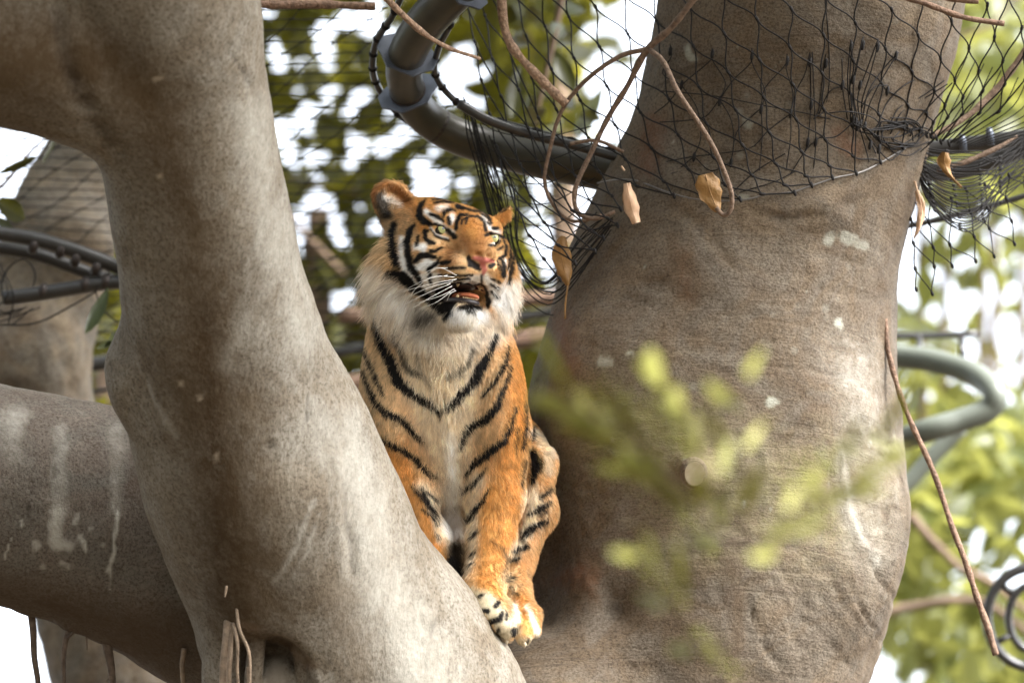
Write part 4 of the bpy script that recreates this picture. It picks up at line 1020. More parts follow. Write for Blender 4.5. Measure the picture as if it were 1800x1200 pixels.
GAPS = [(570, 50, 27), (605, 37, 25), (640, 30, 20), (572, 88, 22), (575, 115, 12), (490, 80, 13), (490, 112, 13), (530, 110, 12), (577, 165, 13), (577, 184, 13), (525, 157, 8), (537, 185, 10), (534, 203, 11), (556, 195, 11), (535, 220, 10), (495, 215, 18), (482, 240, 14), (503, 250, 11), (507, 280, 16), (545, 280, 18), (567, 272, 12), (620, 200, 10), (621, 115, 10), (627, 172, 12), (648, 170, 11), (682, 200, 15), (620, 247, 10), (632, 265, 18), (670, 260, 18), (610, 282, 14),
        (554, 316, 10), (558, 340, 20), (546, 368, 20), (582, 380, 22), (528, 392, 13), (532, 432, 20), (590, 412, 20), (562, 440, 9), (606, 438, 9), (638, 360, 14), (658, 400, 14), (510, 386, 10), (614, 514, 12), (578, 528, 9), (604, 536, 11), (562, 544, 16), (562, 568, 16), (546, 592, 8), (574, 632, 12), (622, 676, 22), (610, 700, 16), (736, 307, 12), (765, 313, 10), (784, 308, 10), (770, 335, 18), (740, 345, 14), (827, 316, 14), (813, 327, 8), (723, 340, 10), (821, 348, 10), (640, 363, 14), (608, 436, 9), (718, 233, 16), (765, 261, 14), (742, 280, 16),
        (700, 240, 12), (800, 120, 36), (800, 60, 36), (790, 170, 30), (840, 110, 40), (840, 170, 30), (880, 60, 24), (930, 360, 24), (960, 330, 30), (935, 420, 32), (960, 470, 34), (920, 480, 24), (980, 420, 40), (900, 330, 16), (980, 500, 30), (1000, 360, 40), (925, 595, 14), (840, 30, 30), (870, 300, 14), (860, 250, 12), (940, 300, 16), (460, 20, 18), (480, 30, 14), (660, 20, 24), (650, 60, 14), (690, 60, 20)]
bg_tree('leafy_tree', 'dark olive leafy tree with bright sky gaps behind the tiger', 15500, (225, 1000, -160, 900, 7.5, 11.0), -0.75, 5, mid_leaf, (.08, .14), 'trees behind the enclosure',
        [([(380, 300, 8), (520, 318, 8), (660, 340, 8)], 9, 7), ([(470, 600, 8), (560, 590, 8), (660, 600, 8)], 10, 8), ([(545, 420, 8), (550, 600, 8), (545, 700, 8)], 14, 12), ([(520, 680, 8), (600, 690, 8), (700, 670, 8)], 13, 10), ([(440, 330, 7), (600, 480, 7)], 6, 6)], 560, 4.0, GAPS)
bg_tree('leafy_tree', 'thin dark tree beyond the hanging net with large rounded leaves', 900, (860, 1200, -120, 420, 7.5, 10.5), 0.16, 9, mid_leaf, (.16, .26), 'trees behind the enclosure', [([(880, -40, 8), (960, 150, 8), (1000, 400, 8)], 6, 4)], 985, 2.0)
bg_tree('leafy_tree', 'sunlit yellow-green tree behind the black pipe and diamond net', 3600, (1200, 1950, -150, 330, 8.0, 13.0), 0.24, 14, sun_leaf, (.13, .22), 'trees behind the enclosure', [([(1500, 120, 7), (1700, 60, 7), (1850, -40, 7)], 5, 3)], 1330, 2.5)
bg_tree('leafy_tree', 'pale thin-stemmed tree behind the looping grey-green tube', 640, (1200, 1950, 330, 720, 9.0, 13.0), 0.12, 17, sun_leaf, (.12, .2), 'trees behind the enclosure',
        [([(x, 300, 10), (x + 6, 560, 10), (x + 2, 900, 10)], 7, 8) for x in (1655, 1722, 1745, 1790, 1612)], 1300)
bg_tree('leafy_shrub', 'bright green shrub with sky gaps below the coiled tube', 4200, (1180, 1950, 700, 1330, 7.0, 12.0), 0.06, 23, sun_leaf, (.12, .2), 'trees behind the enclosure', [([(1600, 900, 6), (1700, 1000, 6), (1850, 1100, 6)], 8, 5), ([(1500, 1100, 6), (1700, 1050, 6), (1900, 1180, 6)], 9, 6)], 1360, 2.5)
bg_tree('leafy_shrub', 'dark green shrub low behind the hanging stick', 900, (1560, 1950, 980, 1300, 6.0, 8.0), 0.0, 29, fig_leaf, (.14, .22), 'trees behind the enclosure', (), 1400)
bg_tree('leafy_tree', 'sparse green tree seen between the pale limb and the tan trunk', 140, (120, 260, 380, 760, 4.0, 6.0), -0.1, 33, mid_leaf, (.12, .2), 'trees behind the enclosure', (), 190)

# single leaves near the net ----------------------------------------------------
def leaf_mesh(name, base, tip, width, mat, parent=None, roll=0.0, curl=0.15, thick=0.0012, fold=0.22):
    """one leaf between two view-space points, with thickness"""
    D = tip - base; Ln = np.linalg.norm(D); D = D / Ln
    side = np.cross(D, [0, 0, 1.0]); side /= np.linalg.norm(side)
    nn = np.cross(side, D)
    U = side * math.cos(roll) + nn * math.sin(roll); Nn = np.cross(D, U)
    lv, lf = leaf_shape(fold, curl)
    top = base + U * lv[:, :1] * width + D * lv[:, 1:2] * Ln + Nn * lv[:, 2:3] * Ln
    bot = top - Nn * thick
    m = len(lv)
    rim = [3 * k for k in range(len(ST))] + [3 * k + 2 for k in range(len(ST))][::-1]
    f = [tuple(q) for q in lf] + [tuple(q + m)[::-1] for q in lf] + [(rim[i], rim[i - 1], rim[i - 1] + m, rim[i] + m) for i in range(len(rim))]
    o = mesh_obj(name, np.vstack([top, bot]), f, mat, parent)
    float_attr(o, 'tint', np.full(2 * m, random.random()))
    return o
spray = empty('leafy_branch', W(1000, -60, 3.0), 'rounded green fig leaves on a twig seen through the net beside the trunk', 'branch')
lf = [((970, 40), (1020, 30), 26), ((985, 70), (1022, 85), 34), ((980, 62), (1012, 70), 20), ((905, 60), (862, 95), 26), ((915, 110), (900, 190), 34), ((975, 85), (1005, 150), 34), ((1060, 150), (1020, 185), 30), ((935, 170), (910, 150), 26), ((945, 190), (930, 240), 36), ((1020, 200), (1060, 215), 28), ((1005, 170), (960, 185), 26), ((900, 10), (880, 40), 34), ((950, 20), (915, 35), 36), ((990, 210), (960, 240), 30), ((870, 200), (850, 175), 20), ((1030, 20), (985, -5), 34)]
for (a, b, w) in lf:
    leaf_mesh('leaf', V(a[0], a[1], 2.6 + random.random() * .6), V(b[0] + 4, b[1] + 3, 2.6 + random.random() * .6), R(w, 2.8), mid_leaf, spray, random.uniform(-.4, .4))
Tubes().tube(path([(1000, -80, 2.9), (975, 60, 2.9), (950, 170, 2.9), (940, 230, 2.9)], 14), np.linspace(.012, .004, 14), 6).build('twig', twig_far, spray)
for a, b, w in (((0, 302), (50, 280), 16), ((0, 350), (30, 380), 40), ((100, 230), (80, 275), 9), ((150, 500), (175, 560), 24), ((190, 560), (160, 605), 12), ((215, 590), (180, 605), 12)):
    pass
lspray = empty('leafy_branch', W(-60, 330, 1.6), 'few green leaves on a thin twig before white sky beside the tan trunk', 'branch')
for a, b, w in (((-6, 306), (52, 277), 15), ((-10, 352), (32, 382), 40), ((106, 228), (78, 278), 9), ((-8, 380), (14, 402), 20)):
    leaf_mesh('leaf', V(a[0], a[1], 1.6), V(b[0], b[1], 1.5), R(w, 1.6), mid_leaf, lspray, random.uniform(-.3, .3))
Tubes().tube(path([(-120, 330, 1.7), (-40, 335, 1.65), (0, 330, 1.6), (60, 260, 1.6), (110, 225, 1.6)], 14), np.linspace(.008, .002, 14), 6).build('twig', twig_far, lspray)
gspray = empty('leafy_branch', W(230, 560, 1.4), 'glossy green leaves hanging below the lashed black pipes', 'branch')
for a, b, w in (((190, 505), (150, 575), 26), ((222, 590), (178, 606), 12), ((216, 575), (200, 590), 20), ((224, 540), (214, 570), 16)):
    leaf_mesh('leaf', V(a[0], a[1], 1.4), V(b[0], b[1], 1.3), R(w, 1.4), fig_leaf, gspray, random.uniform(-.3, .3))
Tubes().tube(path([(300, 480, 1.4), (240, 510, 1.4), (222, 560, 1.4), (223, 592, 1.4)], 10), np.linspace(.008, .002, 10), 6).build('twig', twig_far, gspray)
# out-of-focus sprig close to the lens ----------------------------------------------
near = empty('leafy_sprig', W(1240, 1500, -8.2), 'blurred yellow-green sprig hanging close before the big trunk', 'branch')
near_leaf = leaf_mat('near_leaf', (0.22, 0.22, 0.03), (0.38, 0.37, 0.11), (0.44, 0.43, 0.07), 0.40)
nd = -5.4
gl = np.random.default_rng(5)
SP = [((1290, 960), (1005, 700), 15), ((1260, 880), (1180, 660), 7), ((1300, 990), (1540, 790), 11), ((1290, 1180), (1120, 985), 6), ((1300, 960), (1310, 650), 5)]
for (x0, y0), (x1, y1), cnt in SP:                              # side shoots with their leaves
    Tubes().tube(path([(x0, y0, nd), ((x0 + x1) / 2 + 10, (y0 + y1) / 2 - 6, nd), (x1, y1, nd)], 10), np.linspace(.0016, .0007, 10), 6).build('twig', twig_far, near)
    for k in range(cnt):
        t = (k + 1.0) / cnt
        bx, by = x0 + (x1 - x0) * t + gl.normal() * 10, y0 + (y1 - y0) * t + gl.normal() * 10
        an_ = math.atan2(y1 - y0, x1 - x0) + (-1) ** k * gl.uniform(.2, .8)
        ln_ = gl.uniform(60, 120)
        leaf_mesh('leaf', V(bx, by, nd + gl.uniform(-.15, .15)), V(bx + ln_ * math.cos(an_), by + ln_ * math.sin(an_), nd + gl.uniform(-.15, .15)), R(gl.uniform(15, 26), nd), near_leaf, near, gl.uniform(-.7, .7))
Tubes().tube(path([(1330, 1500, nd), (1300, 1200, nd), (1280, 960, nd), (1230, 800, nd), (1200, 740, nd)], 20), np.linspace(.0022, .0010, 20), 6).build('twig', twig_far, near)
# ------------------------------------------------------------------ netting, tubes, sticks, dead leaves
net_mat = plain('black_net_cord', (0.016, 0.0145, 0.014), rough=0.65, spec=0.2, var=0.4, scale=300)
cable_mat = plain('steel_cable', (0.20, 0.19, 0.18), rough=0.45, spec=0.5, var=0.4, scale=500, metal=0.6)
pipe_mat = plain('black_pipe', (0.030, 0.029, 0.028), rough=0.28, spec=0.6, var=0.25, scale=20)
tube_mat = plain('olive_plastic_tube', (0.045, 0.040, 0.026), rough=0.36, spec=0.6, var=0.25, scale=14)
plate_mat = plain('blue_grey_steel', (0.10, 0.115, 0.145), rough=0.35, spec=0.5, var=0.2, scale=30, metal=0.3)
dark_band = plain('brown_rubber_band', (0.035, 0.026, 0.022), rough=0.5, var=0.2)
stick_mat = plain('dead_stick', (0.20, 0.125, 0.085), rough=0.85, var=0.45, scale=90, bump=0.6, bscale=160)
stick_pale = plain('dead_stick_pale', (0.33, 0.22, 0.15), rough=0.85, var=0.45, scale=110, bump=0.7, bscale=200)
vine_mat = plain('dry_vine', (0.17, 0.115, 0.08), rough=0.85, var=0.4, scale=90, bump=0.5, bscale=160)
dead_leaf = plain('dead_leaf_tan', (0.50, 0.33, 0.21), rough=0.6, var=0.3, scale=30, bump=0.3)
dead_leaf2 = plain('dead_leaf_brown', (0.23, 0.125, 0.04), rough=0.5, var=0.35, scale=30, bump=0.3)

def knot_add(tb, p, axis, r, ln):
    ax = axis / (np.linalg.norm(axis) + 1e-9)
    t = np.linspace(-1, 1, 5)[:, None]
    tb.tube(p + ax * t * ln, r * np.array([.45, .95, 1.0, .95, .45]), 6)

def scurve(a, b, ta, tb_, n=7):
    t = np.linspace(0, 1, n)[:, None]
    return (2 * t ** 3 - 3 * t ** 2 + 1) * a + (t ** 3 - 2 * t ** 2 + t) * ta + (-2 * t ** 3 + 3 * t ** 2) * b + (t ** 3 - t ** 2) * tb_

def trunk_front(px, py, gap):
    """depth offset of the big trunk's skin (plus a gap towards the lens) at a photo pixel"""
    ys = np.array([q[1] for q in TR]); dc = np.interp(py, ys, [q[2] for q in TR]); xc = np.interp(py, ys, [q[0] for q in TR]); rr = np.interp(py, ys, [q[3] for q in TR])
    return float(dc - (R(1) * math.sqrt(max((rr + 12) ** 2 - (px - xc) ** 2, 0)) + gap))

# ---- the diamond net hanging across the big trunk: traced knots, column by column
COL = {
    -10: (-2, [(820, 10), (833, 75), (846, 140), (860, 200), (874, 258), (890, 315), (908, 368), (930, 415), (955, 455), (985, 490)]),
    -9: (-3, [(838, -40), (852, 27), (867, 105), (882, 170), (897, 230), (914, 290), (934, 345), (956, 392), (982, 432), (1010, 462)]),
    -8: (-2, [(877, 18), (894, 85), (912, 160), (929, 224), (946, 285), (966, 340), (990, 385), (1018, 420), (1045, 440)]),
    -7: (-3, [(908, -5), (924, 64), (936, 136), (947, 207), (962, 270), (982, 326), (1008, 370), (1036, 402), (1062, 418)]),
    -6: (-3, [(950, -25), (959, 47), (969, 120), (979, 192), (994, 256), (1014, 312), (1040, 355), (1068, 385), (1084, 396)]),
    -5: (-3, [(991, -42), (999, 31), (1008, 103), (1020, 175), (1034, 244), (1054, 302), (1076, 345), (1092, 368)]),
    -4: (-2, [(1046, 11), (1055, 82), (1066, 153), (1080, 221), (1099, 280), (1120, 328)]),
    -3: (-2, [(1096, -12), (1104, 60), (1114, 130), (1127, 197), (1145, 261), (1166, 318), (1185, 345)]),
    -2: (-2, [(1147, -32), (1155, 37), (1165, 107), (1176, 176), (1192, 239), (1210, 297), (1232, 345)]),
    -1: (-1, [(1212, 13), (1217, 82), (1228, 152), (1241, 216), (1256, 276), (1277, 325), (1300, 351)]),
    0: (-1, [(1270, -10), (1274, 59), (1279, 128), (1292, 194), (1304, 256), (1322, 307), (1341, 342)]),
    1: (-1, [(1328, -34), (1332, 35), (1336, 104), (1342, 170), (1354, 233), (1365, 288), (1380, 326), (1396, 339)]),
    2: (0, [(1391, 15), (1390, 82), (1394, 150), (1399, 211), (1408, 267), (1418, 309), (1427, 326)]),
    3: (0, [(1450, -4), (1447, 63), (1445, 128), (1448, 192), (1452, 248), (1460, 293), (1463, 312)]),
    4: (0, [(1508, -24), (1505, 42), (1499, 108), (1497, 166), (1499, 222), (1501, 275), (1505, 305)]),
    5: (1, [(1567, 17), (1558, 85), (1551, 149), (1546, 201), (1545, 245), (1548, 285)]),
    6: (1, [(1622, -5), (1614, 63), (1603, 127), (1595, 185), (1590, 225), (1588, 258)]),
    7: (1, [(1690, -35), (1674, 36), (1655, 103), (1641, 160), (1630, 200), (1620, 232)]),
    8: (2, [(1735, 10), (1704, 85), (1680, 140), (1660, 186), (1642, 215), (1628, 238)]),
    9: (2, [(1772, -10), (1749, 66), (1721, 126), (1693, 171), (1665, 206), (1636, 240)]),
    10: (3, [(1796, 50), (1762, 108), (1728, 160), (1690, 202), (1645, 244)]),
    11: (3, [(1835, 30), (1800, 92), (1765, 150), (1720, 200), (1655, 248)]),
    12: (4, [(1842, 72), (1802, 138), (1755, 196), (1668, 252)]),
}
def net_depth(px, py):
    if px < 1150:
        e = trunk_front(1150, py, 0.02)
        return e + (1150 - px) * 0.0006 - 0.12 * sstep(250, 450, py)
    if px > 1620: return trunk_front(1620, min(py, 300), 0.03) + (px - 1620) * 0.0002
    return trunk_front(px, py, 0.045)
fnet = empty('diamond_net', W(1300, 345, .12), 'black knotted diamond netting hanging across the upper part of the big trunk', 'netting')
KN = {}
for i, (j0, pts) in COL.items():
    for j, (x, y) in enumerate(pts): KN[(i, j0 + j)] = V(x + random.uniform(-1.5, 1.5), y + random.uniform(-1.5, 1.5), net_depth(x, y))
cord, knots = Tubes(), Tubes()
cr_ = R(1.5)
for (i, j), p in KN.items():
    dn = KN.get((i, j + 1)); dg = KN.get((i + 1, j + 1))
    ax = np.array([0.0, 0, 0])
    for q in (dn, dg):
        if q is not None: ax = ax + (q - p)
    if not np.any(ax): ax = np.array([0.3, -1, 0]) * 0.05
    for q in (dn, dg):
        if q is None: continue
        Ln = np.linalg.norm(q - p); t = ax / np.linalg.norm(ax) * Ln * 1.05
        cord.tube(scurve(p, q, t, t), cr_, 5, cap=False)
    knot_add(knots, p, ax, R(3.0), R(6.0))
tag(cord.build('cord', net_mat, fnet), kind='stuff'); tag(knots.build('knot', net_mat, fnet), kind='stuff')
# steel edge cable along the bottom of the net
ec = Tubes()
ec.tube(path([(x, y, trunk_front(max(x, 1125), y, 0.035)) for x, y in ((1050, 322), (1085, 316), (1120, 318), (1165, 335), (1210, 348), (1255, 353), (1310, 351), (1345, 343), (1390, 338), (1425, 327), (1470, 312), (1510, 304), (1550, 285), (1600, 255), (1635, 238))], 60), R(1.7), 7)
ec.build('edge_cable', cable_mat, fnet)

# ---- torn net ends tied flat against the trunk
tnet = empty('cut_net_edge', W(1300, 310, .15), 'frayed upper edge of a second net tied flat against the trunk bark', 'netting')
ends = [((1178, 78), (1180, 100), (1165, 130), (1198, 150)), ((1252, 85), (1250, 105), (1215, 135), (1198, 150)), ((1252, 85), (1252, 105), (1275, 145), (1265, 175)), ((1322, 85), (1320, 110), (1290, 140), (1265, 175)), ((1322, 85), (1322, 110), (1345, 160), (1338, 190)), ((1384, 95), (1380, 115), (1345, 155), (1338, 190)), ((1384, 95), (1382, 120), (1394, 165), (1390, 200)), ((1424, 92), (1415, 130), (1400, 160), (1390, 200)),
        ((1198, 150), (1175, 180), (1150, 200)), ((1198, 150), (1225, 190), (1232, 240), (1220, 275)), ((1265, 175), (1240, 205), (1205, 212), (1160, 215)), ((1265, 175), (1285, 210), (1290, 250), (1285, 285)), ((1338, 190), (1300, 225), (1290, 250)), ((1338, 190), (1340, 240), (1335, 300)), ((1390, 200), (1350, 230), (1320, 260), (1262, 270), (1220, 275)), ((1390, 200), (1390, 240), (1382, 300)),
        ((1220, 275), (1170, 285), (1140, 300)), ((1220, 275), (1190, 300), (1180, 305), (1200, 300)), ((1285, 285), (1250, 300), (1220, 275)), ((1424, 92), (1425, 140), (1425, 190), (1420, 250), (1415, 265)), ((1428, 92), (1430, 140), (1432, 190), (1434, 250), (1430, 300)), ((1452, 95), (1448, 120), (1440, 190), (1430, 210)), ((1450, 0), (1456, 60), (1458, 140), (1450, 190), (1440, 205)), ((1160, 160), (1250, 168), (1340, 185), (1420, 200), (1500, 220)), ((1495, 150), (1460, 160), (1440, 200)), ((1280, 345), (1330, 300), (1380, 270)), ((1390, 305), (1420, 260), (1450, 235)), ((1300, 338), (1360, 320), (1400, 300))]
tb = Tubes(); kb = Tubes()
def on_trunk(p, gap=0.006): return (p[0], p[1], trunk_front(p[0], p[1], gap))
for e in ends:
    tb.tube(path([on_trunk(p, random.uniform(0.014, 0.026)) for p in e], 16), R(1.1), 5, cap=False)
for p in ((1178, 90), (1252, 95), (1322, 98), (1384, 108), (1424, 110), (1452, 112), (1198, 150), (1265, 178), (1338, 192), (1390, 200), (1220, 276), (1285, 286), (1420, 250), (1434, 250), (1426, 185)):
    knot_add(kb, V(*on_trunk(p, .022)), np.array([0.15, 1, 0]), R(3.2), R(9))
tag(tb.build('cord', net_mat, tnet), kind='stuff'); tag(kb.build('knot', net_mat, tnet), kind='stuff')

# ---- gathered bundle by the right edge of the trunk
bnet = empty('net_bundle', W(1520, 290, .2), 'tight bundle of gathered black net cords fanning up against the trunk bark', 'netting')
tb = Tubes(); kb = Tubes()
fan = [((1480, 103), (1482, 160), (1490, 210)), ((1496, 70), (1490, 140), (1496, 208)), ((1498, 72), (1494, 150), (1500, 210)), ((1518, 65), (1508, 110), (1500, 160), (1504, 212)), ((1516, 68), (1500, 150), (1508, 214)), ((1544, 68), (1525, 120), (1508, 170), (1512, 214)), ((1545, 72), (1530, 130), (1515, 180), (1516, 218)), ((1580, 92), (1550, 125), (1525, 165), (1516, 216)), ((1578, 95), (1556, 130), (1530, 180), (1520, 220)),
       ((1625, 134), (1590, 150), (1560, 180), (1545, 215)), ((1660, 142), (1620, 170), (1580, 190), (1560, 230)), ((1666, 148), (1622, 175), (1586, 196), (1565, 236)), ((1674, 146), (1640, 180), (1610, 215), (1600, 240)), ((1505, 215), (1504, 250), (1503, 285)), ((1508, 215), (1520, 255), (1528, 285)), ((1512, 218), (1530, 250), (1540, 270)), ((1516, 220), (1545, 240), (1580, 240), (1615, 225)), ((1520, 222), (1560, 260), (1600, 258), (1625, 235)),
       ((1500, 215), (1470, 240), (1440, 242)), ((1545, 215), (1556, 250), (1575, 260), (1610, 240)), ((1560, 150), (1535, 155), (1514, 190)), ((1450, 200), (1490, 196), (1530, 205), (1545, 218), (1530, 228), (1500, 218)), ((1520, 230), (1570, 226), (1620, 210)), ((1525, 240), (1560, 280), (1575, 275), (1590, 262))]
for k in range(16):
    a = random.uniform(0, 6.28); ra, rb = random.uniform(18, 62), random.uniform(8, 32); ox, oy = random.uniform(-22, 14), random.uniform(-10, 12)
    fan.append([(1585 + ox + ra * math.cos(a + t), 236 + oy + rb * math.sin(a + t)) for t in (0, random.uniform(.5, 1.1), 1.6, random.uniform(2.0, 3.2))])
for e in fan:
    tb.tube(path([(x, y, trunk_front(min(x, 1625), min(y, 300), random.uniform(.034, .062))) for x, y in e], 14), R(1.25), 5)
for x, y in ((1496, 82), (1517, 80), (1543, 84), (1575, 98), (1481, 150), (1500, 140), (1512, 150), (1560, 160), (1504, 215), (1512, 218), (1520, 222), (1500, 210), (1508, 222), (1530, 255), (1545, 262)):
    knot_add(kb, V(x, y, trunk_front(x, y, .050)), np.array([0.2, 1, 0]), R(3.4), R(9))
tag(tb.build('cord', net_mat, bnet), kind='stuff'); tag(kb.build('knot', net_mat, bnet), kind='stuff')

# ---- swag of net hanging to the right of the trunk
sn = empty('net_swag', W(1700, 300, .6), 'gathered swag of netting sagging from the trunk under a single black pipe', 'netting')
tb = Tubes(); kb = Tubes()
for k in range(30):
    f = k / 29
    y0 = 235 + 25 * f; sag = 30 + 120 * f
    x0 = 1608 + random.uniform(-6, 6)
    pts = [(x0, y0 - 10, .50), (1606 + 20 * f, y0 + sag * .55, .48), (1650 + 30 * f, y0 + sag * .95, .50), (1715 + 10 * f, y0 + sag * (1.0 - .1 * f), .56), (1770, 330 - 70 * (1 - f) + 20 * math.sin(k), .64), (1840, 300 - 110 * (1 - f) + 14 * math.sin(2 * k), .72)]
    P = path(pts, 30, 0.003, k)
    tb.tube(P, R(1.2), 5, cap=False)
    for j in (8, 13, 18, 22, 26): 
        if (k + j) % 2: knot_add(kb, P[j], P[j + 1] - P[j], R(2.6), R(5))
# loose diamonds below the swag
low = {}
for i in range(9):
    for j in range(6):
        x = 1600 + i * 34 + j * 3 - (j > 3) * 6; y = 345 + j * 42 - 7 * i + 14 * math.sin(i * .7)
        if y > 545 - 22 * i or x > 1830: continue
        low[(i, j)] = V(x + random.uniform(-5, 5), y + random.uniform(-5, 5), .50 + .02 * i)
for (i, j), p in low.items():
    for q in (low.get((i, j + 1)), low.get((i + 1, j + 1))):
        if q is None: continue
        t = np.array([0.02, -0.05, 0]); tb.tube(scurve(p, q, t, t), R(1.2), 5, cap=False)
    knot_add(kb, p, np.array([0.3, -1, 0]), R(3), R(5))
for k in range(14):                                                    # crossing cords right above the swag
    x = 1640 + k * 15
    tb.tube(path([(x + 60, 100 + 6 * k, .52), (x + 30, 165 + 4 * k, .52), (1640 + k * 6, 245 + k, .52)], 10), R(1.1), 5, cap=False)
tag(tb.build('cord', net_mat, sn), kind='stuff'); tag(kb.build('knot', net_mat, sn), kind='stuff')

# ---- stretched net roof behind: nearly level cords crossed by slanting ones
rn = empty('stretched_net', W(700, 620, 2.0), 'stretched net of thin level cords spanning behind the tiger and pale limb', 'netting')
tb = Tubes(); kb = Tubes()
def roof_y(k, x): return -40 + k * 19.0 + 2.2 * math.sin(x * .013 + k) - 0.000045 * (x - 600) ** 2 * (k - 10) * .12 - 0.05 * (x - 450) * (0.3 if k > 12 else 0.1)
rows = {}
for k in range(36):
    d = 1.1 + 0.05 * k
    xs = np.linspace(-60, 985, 40)
    if k < 7: xs = xs[xs < 690 - 3 * k]
    elif k < 14: xs = xs[xs < 640 + (k - 7) * 35]
    P = np.array([V(x, roof_y(k, x) + random.uniform(-1.2, 1.2), d) for x in xs])
    tb.tube(P, R(1.05, d), 4, cap=False)
for c in range(-12, 26):
    pts = []
    for k in range(36):
        x = -60 + c * 66 + (36 - k) * 24 + 10 * math.sin(k * .8 + c)
        if x < -60 or x > (690 - 3 * k if k < 7 else 640 + (k - 7) * 35 if k < 14 else 985): 
            if len(pts) > 2: tb.tube(np.array(pts), R(0.95, 1.8), 4, cap=False)
            pts = []; continue
        d = 1.1 + 0.05 * k
        p = V(x, roof_y(k, x), d); pts.append(p)
        knot_add(kb, p, np.array([1.0, 0.1, 0]), R(1.8, d), R(6, d))
    if len(pts) > 2: tb.tube(np.array(pts), R(0.95, 1.8), 4, cap=False)
tag(tb.build('cord', net_mat, rn), kind='stuff'); tag(kb.build('knot', net_mat, rn), kind='stuff')
# ---- sagging bottom of the net tunnel right of the tiger's head
sg = empty('sagging_net', W(960, 520, .4), 'sagging black net curving under the tube between tiger and trunk', 'netting')
tb = Tubes()
for k in range(10):
    f = k / 9
    tb.tube(path([(828 + 5 * k, 190 + 8 * k, .62), (850 + 7 * k, 300 + 5 * k, .60), (880 + 4 * k, 420 + 2 * k, .55), (905 + 5 * k, 475 + 2 * k, .48), (960 + 2 * k, 532 - 4 * k - 20 * f, .40), (1010 + 1 * k, 495 - 9 * k, .34), (1075, 400 - 3 * k, .30)], 26, .008, k), R(1.15), 5, cap=False)
for k in range(9):
    y = 215 + k * 38
    tb.tube(path([(812 + 8 * k, y - 30, .62), (870 + 8 * k, y + 16, .55), (950 + 5 * k, y + 30, .45), (1040 + 2 * k, y + 8 - 8 * k, .36)], 16, .006, 40 + k), R(1.0), 5, cap=False)
for k in range(7):                                                     # twisted rope of cords
    tb.tube(path([(815 + 2 * k, 170 + 4 * k, .6), (822 + 3 * k, 230, .58), (838 + 3 * k, 290, .57), (850 + 5 * k, 350, .57), (862 + 6 * k, 400, .56)], 20, .006, 70 + k), R(1.5), 5)
tag(tb.build('cord', net_mat, sg), kind='stuff')

# ---- the bent tube hoop of the tunnel
hoop = empty('tunnel_hoop', W(1100, 295, .7), 'bent olive-black tube hoop with steel collars carrying the net tunnel', 'hoop')
mp = [(900, -110, .10), (812, -28, .22), (748, 40, .36), (714, 100, .50), (714, 152, .62), (742, 200, .70), (796, 236, .74), (870, 260, .75), (960, 282, .70), (1050, 298, .68), (1130, 312, .66), (1230, 325, .66)]
P = path(mp, 70)
Tubes().tube(P, np.interp(np.linspace(0, 1, 70), [0, .35, .55, 1], [R(40), R(33), R(34), R(40)]), 22).build('tube', tube_mat, hoop)
def along(t): return P[int(t * 69)], P[min(int(t * 69) + 1, 69)] - P[int(t * 69)]
for t in (0.10, 0.27, 0.39, 0.52, 0.62):
    c, ax = along(t); ax = ax / np.linalg.norm(ax)
    Tubes().tube(np.array([c - ax * R(5), c - ax * R(3), c + ax * R(3), c + ax * R(5)]), [R(31), R(34), R(34), R(31)], 22).build('collar', dark_band, hoop)
for t in (0.10, 0.27, 0.39):
    c, ax = along(t); ax = ax / np.linalg.norm(ax)
    s = np.cross(ax, [0, 0, 1.0]); s /= np.linalg.norm(s); u = np.cross(ax, s)
    ring = [(-56, 10), (-42, 22), (-26, 40), (26, 40), (42, 22), (56, 10), (56, -16), (34, -32), (-34, -32), (-56, -16)]
    vs = [c + s * R(a) + u * R(b) + ax * R(h) for h in (5, 9) for a, b in ring]
    nr = len(ring)
    fs = [tuple(range(nr)), tuple(range(nr, 2 * nr))[::-1]] + [(k, k + nr, (k + 1) % nr + nr, (k + 1) % nr) for k in range(nr)]
    mesh_obj('bracket_plate', vs, fs, plate_mat, hoop, smooth=False)
def lashed(pts, r, n=60, step=5):
    Q = path(pts, n)
    Tubes().tube(Q, R(r), 10).build('side_tube', pipe_mat, hoop)
    kb = Tubes()
    for k in range(2, n - 2, step):
        kb.tube(np.array([Q[k] - (Q[k + 1] - Q[k]) * .6, Q[k], Q[k] + (Q[k + 1] - Q[k]) * .6]), [R(r + .5), R(r + 2.6), R(r + .5)], 10)
    tag(kb.build('lashing', net_mat, hoop), kind='stuff')
lashed([(716, -30, .3), (690, 28, .42), (664, 68, .52), (655, 112, .60), (664, 152, .68), (700, 200, .74), (760, 240, .76), (830, 266, .76)], 6.5)
lashed([(812, -40, .25), (792, 40, .36), (772, 82, .46), (764, 120, .54), (775, 150, .62), (806, 182, .64), (850, 205, .64), (930, 228, .62), (1010, 250, .6), (1100, 272, .58)], 6)
Tubes().tube(path([(806, 182, .50), (860, 212, .50), (930, 236, .5), (1010, 256, .5), (1100, 280, .5), (1180, 300, .52)], 30), R(9), 12).build('side_tube', pipe_mat, hoop)

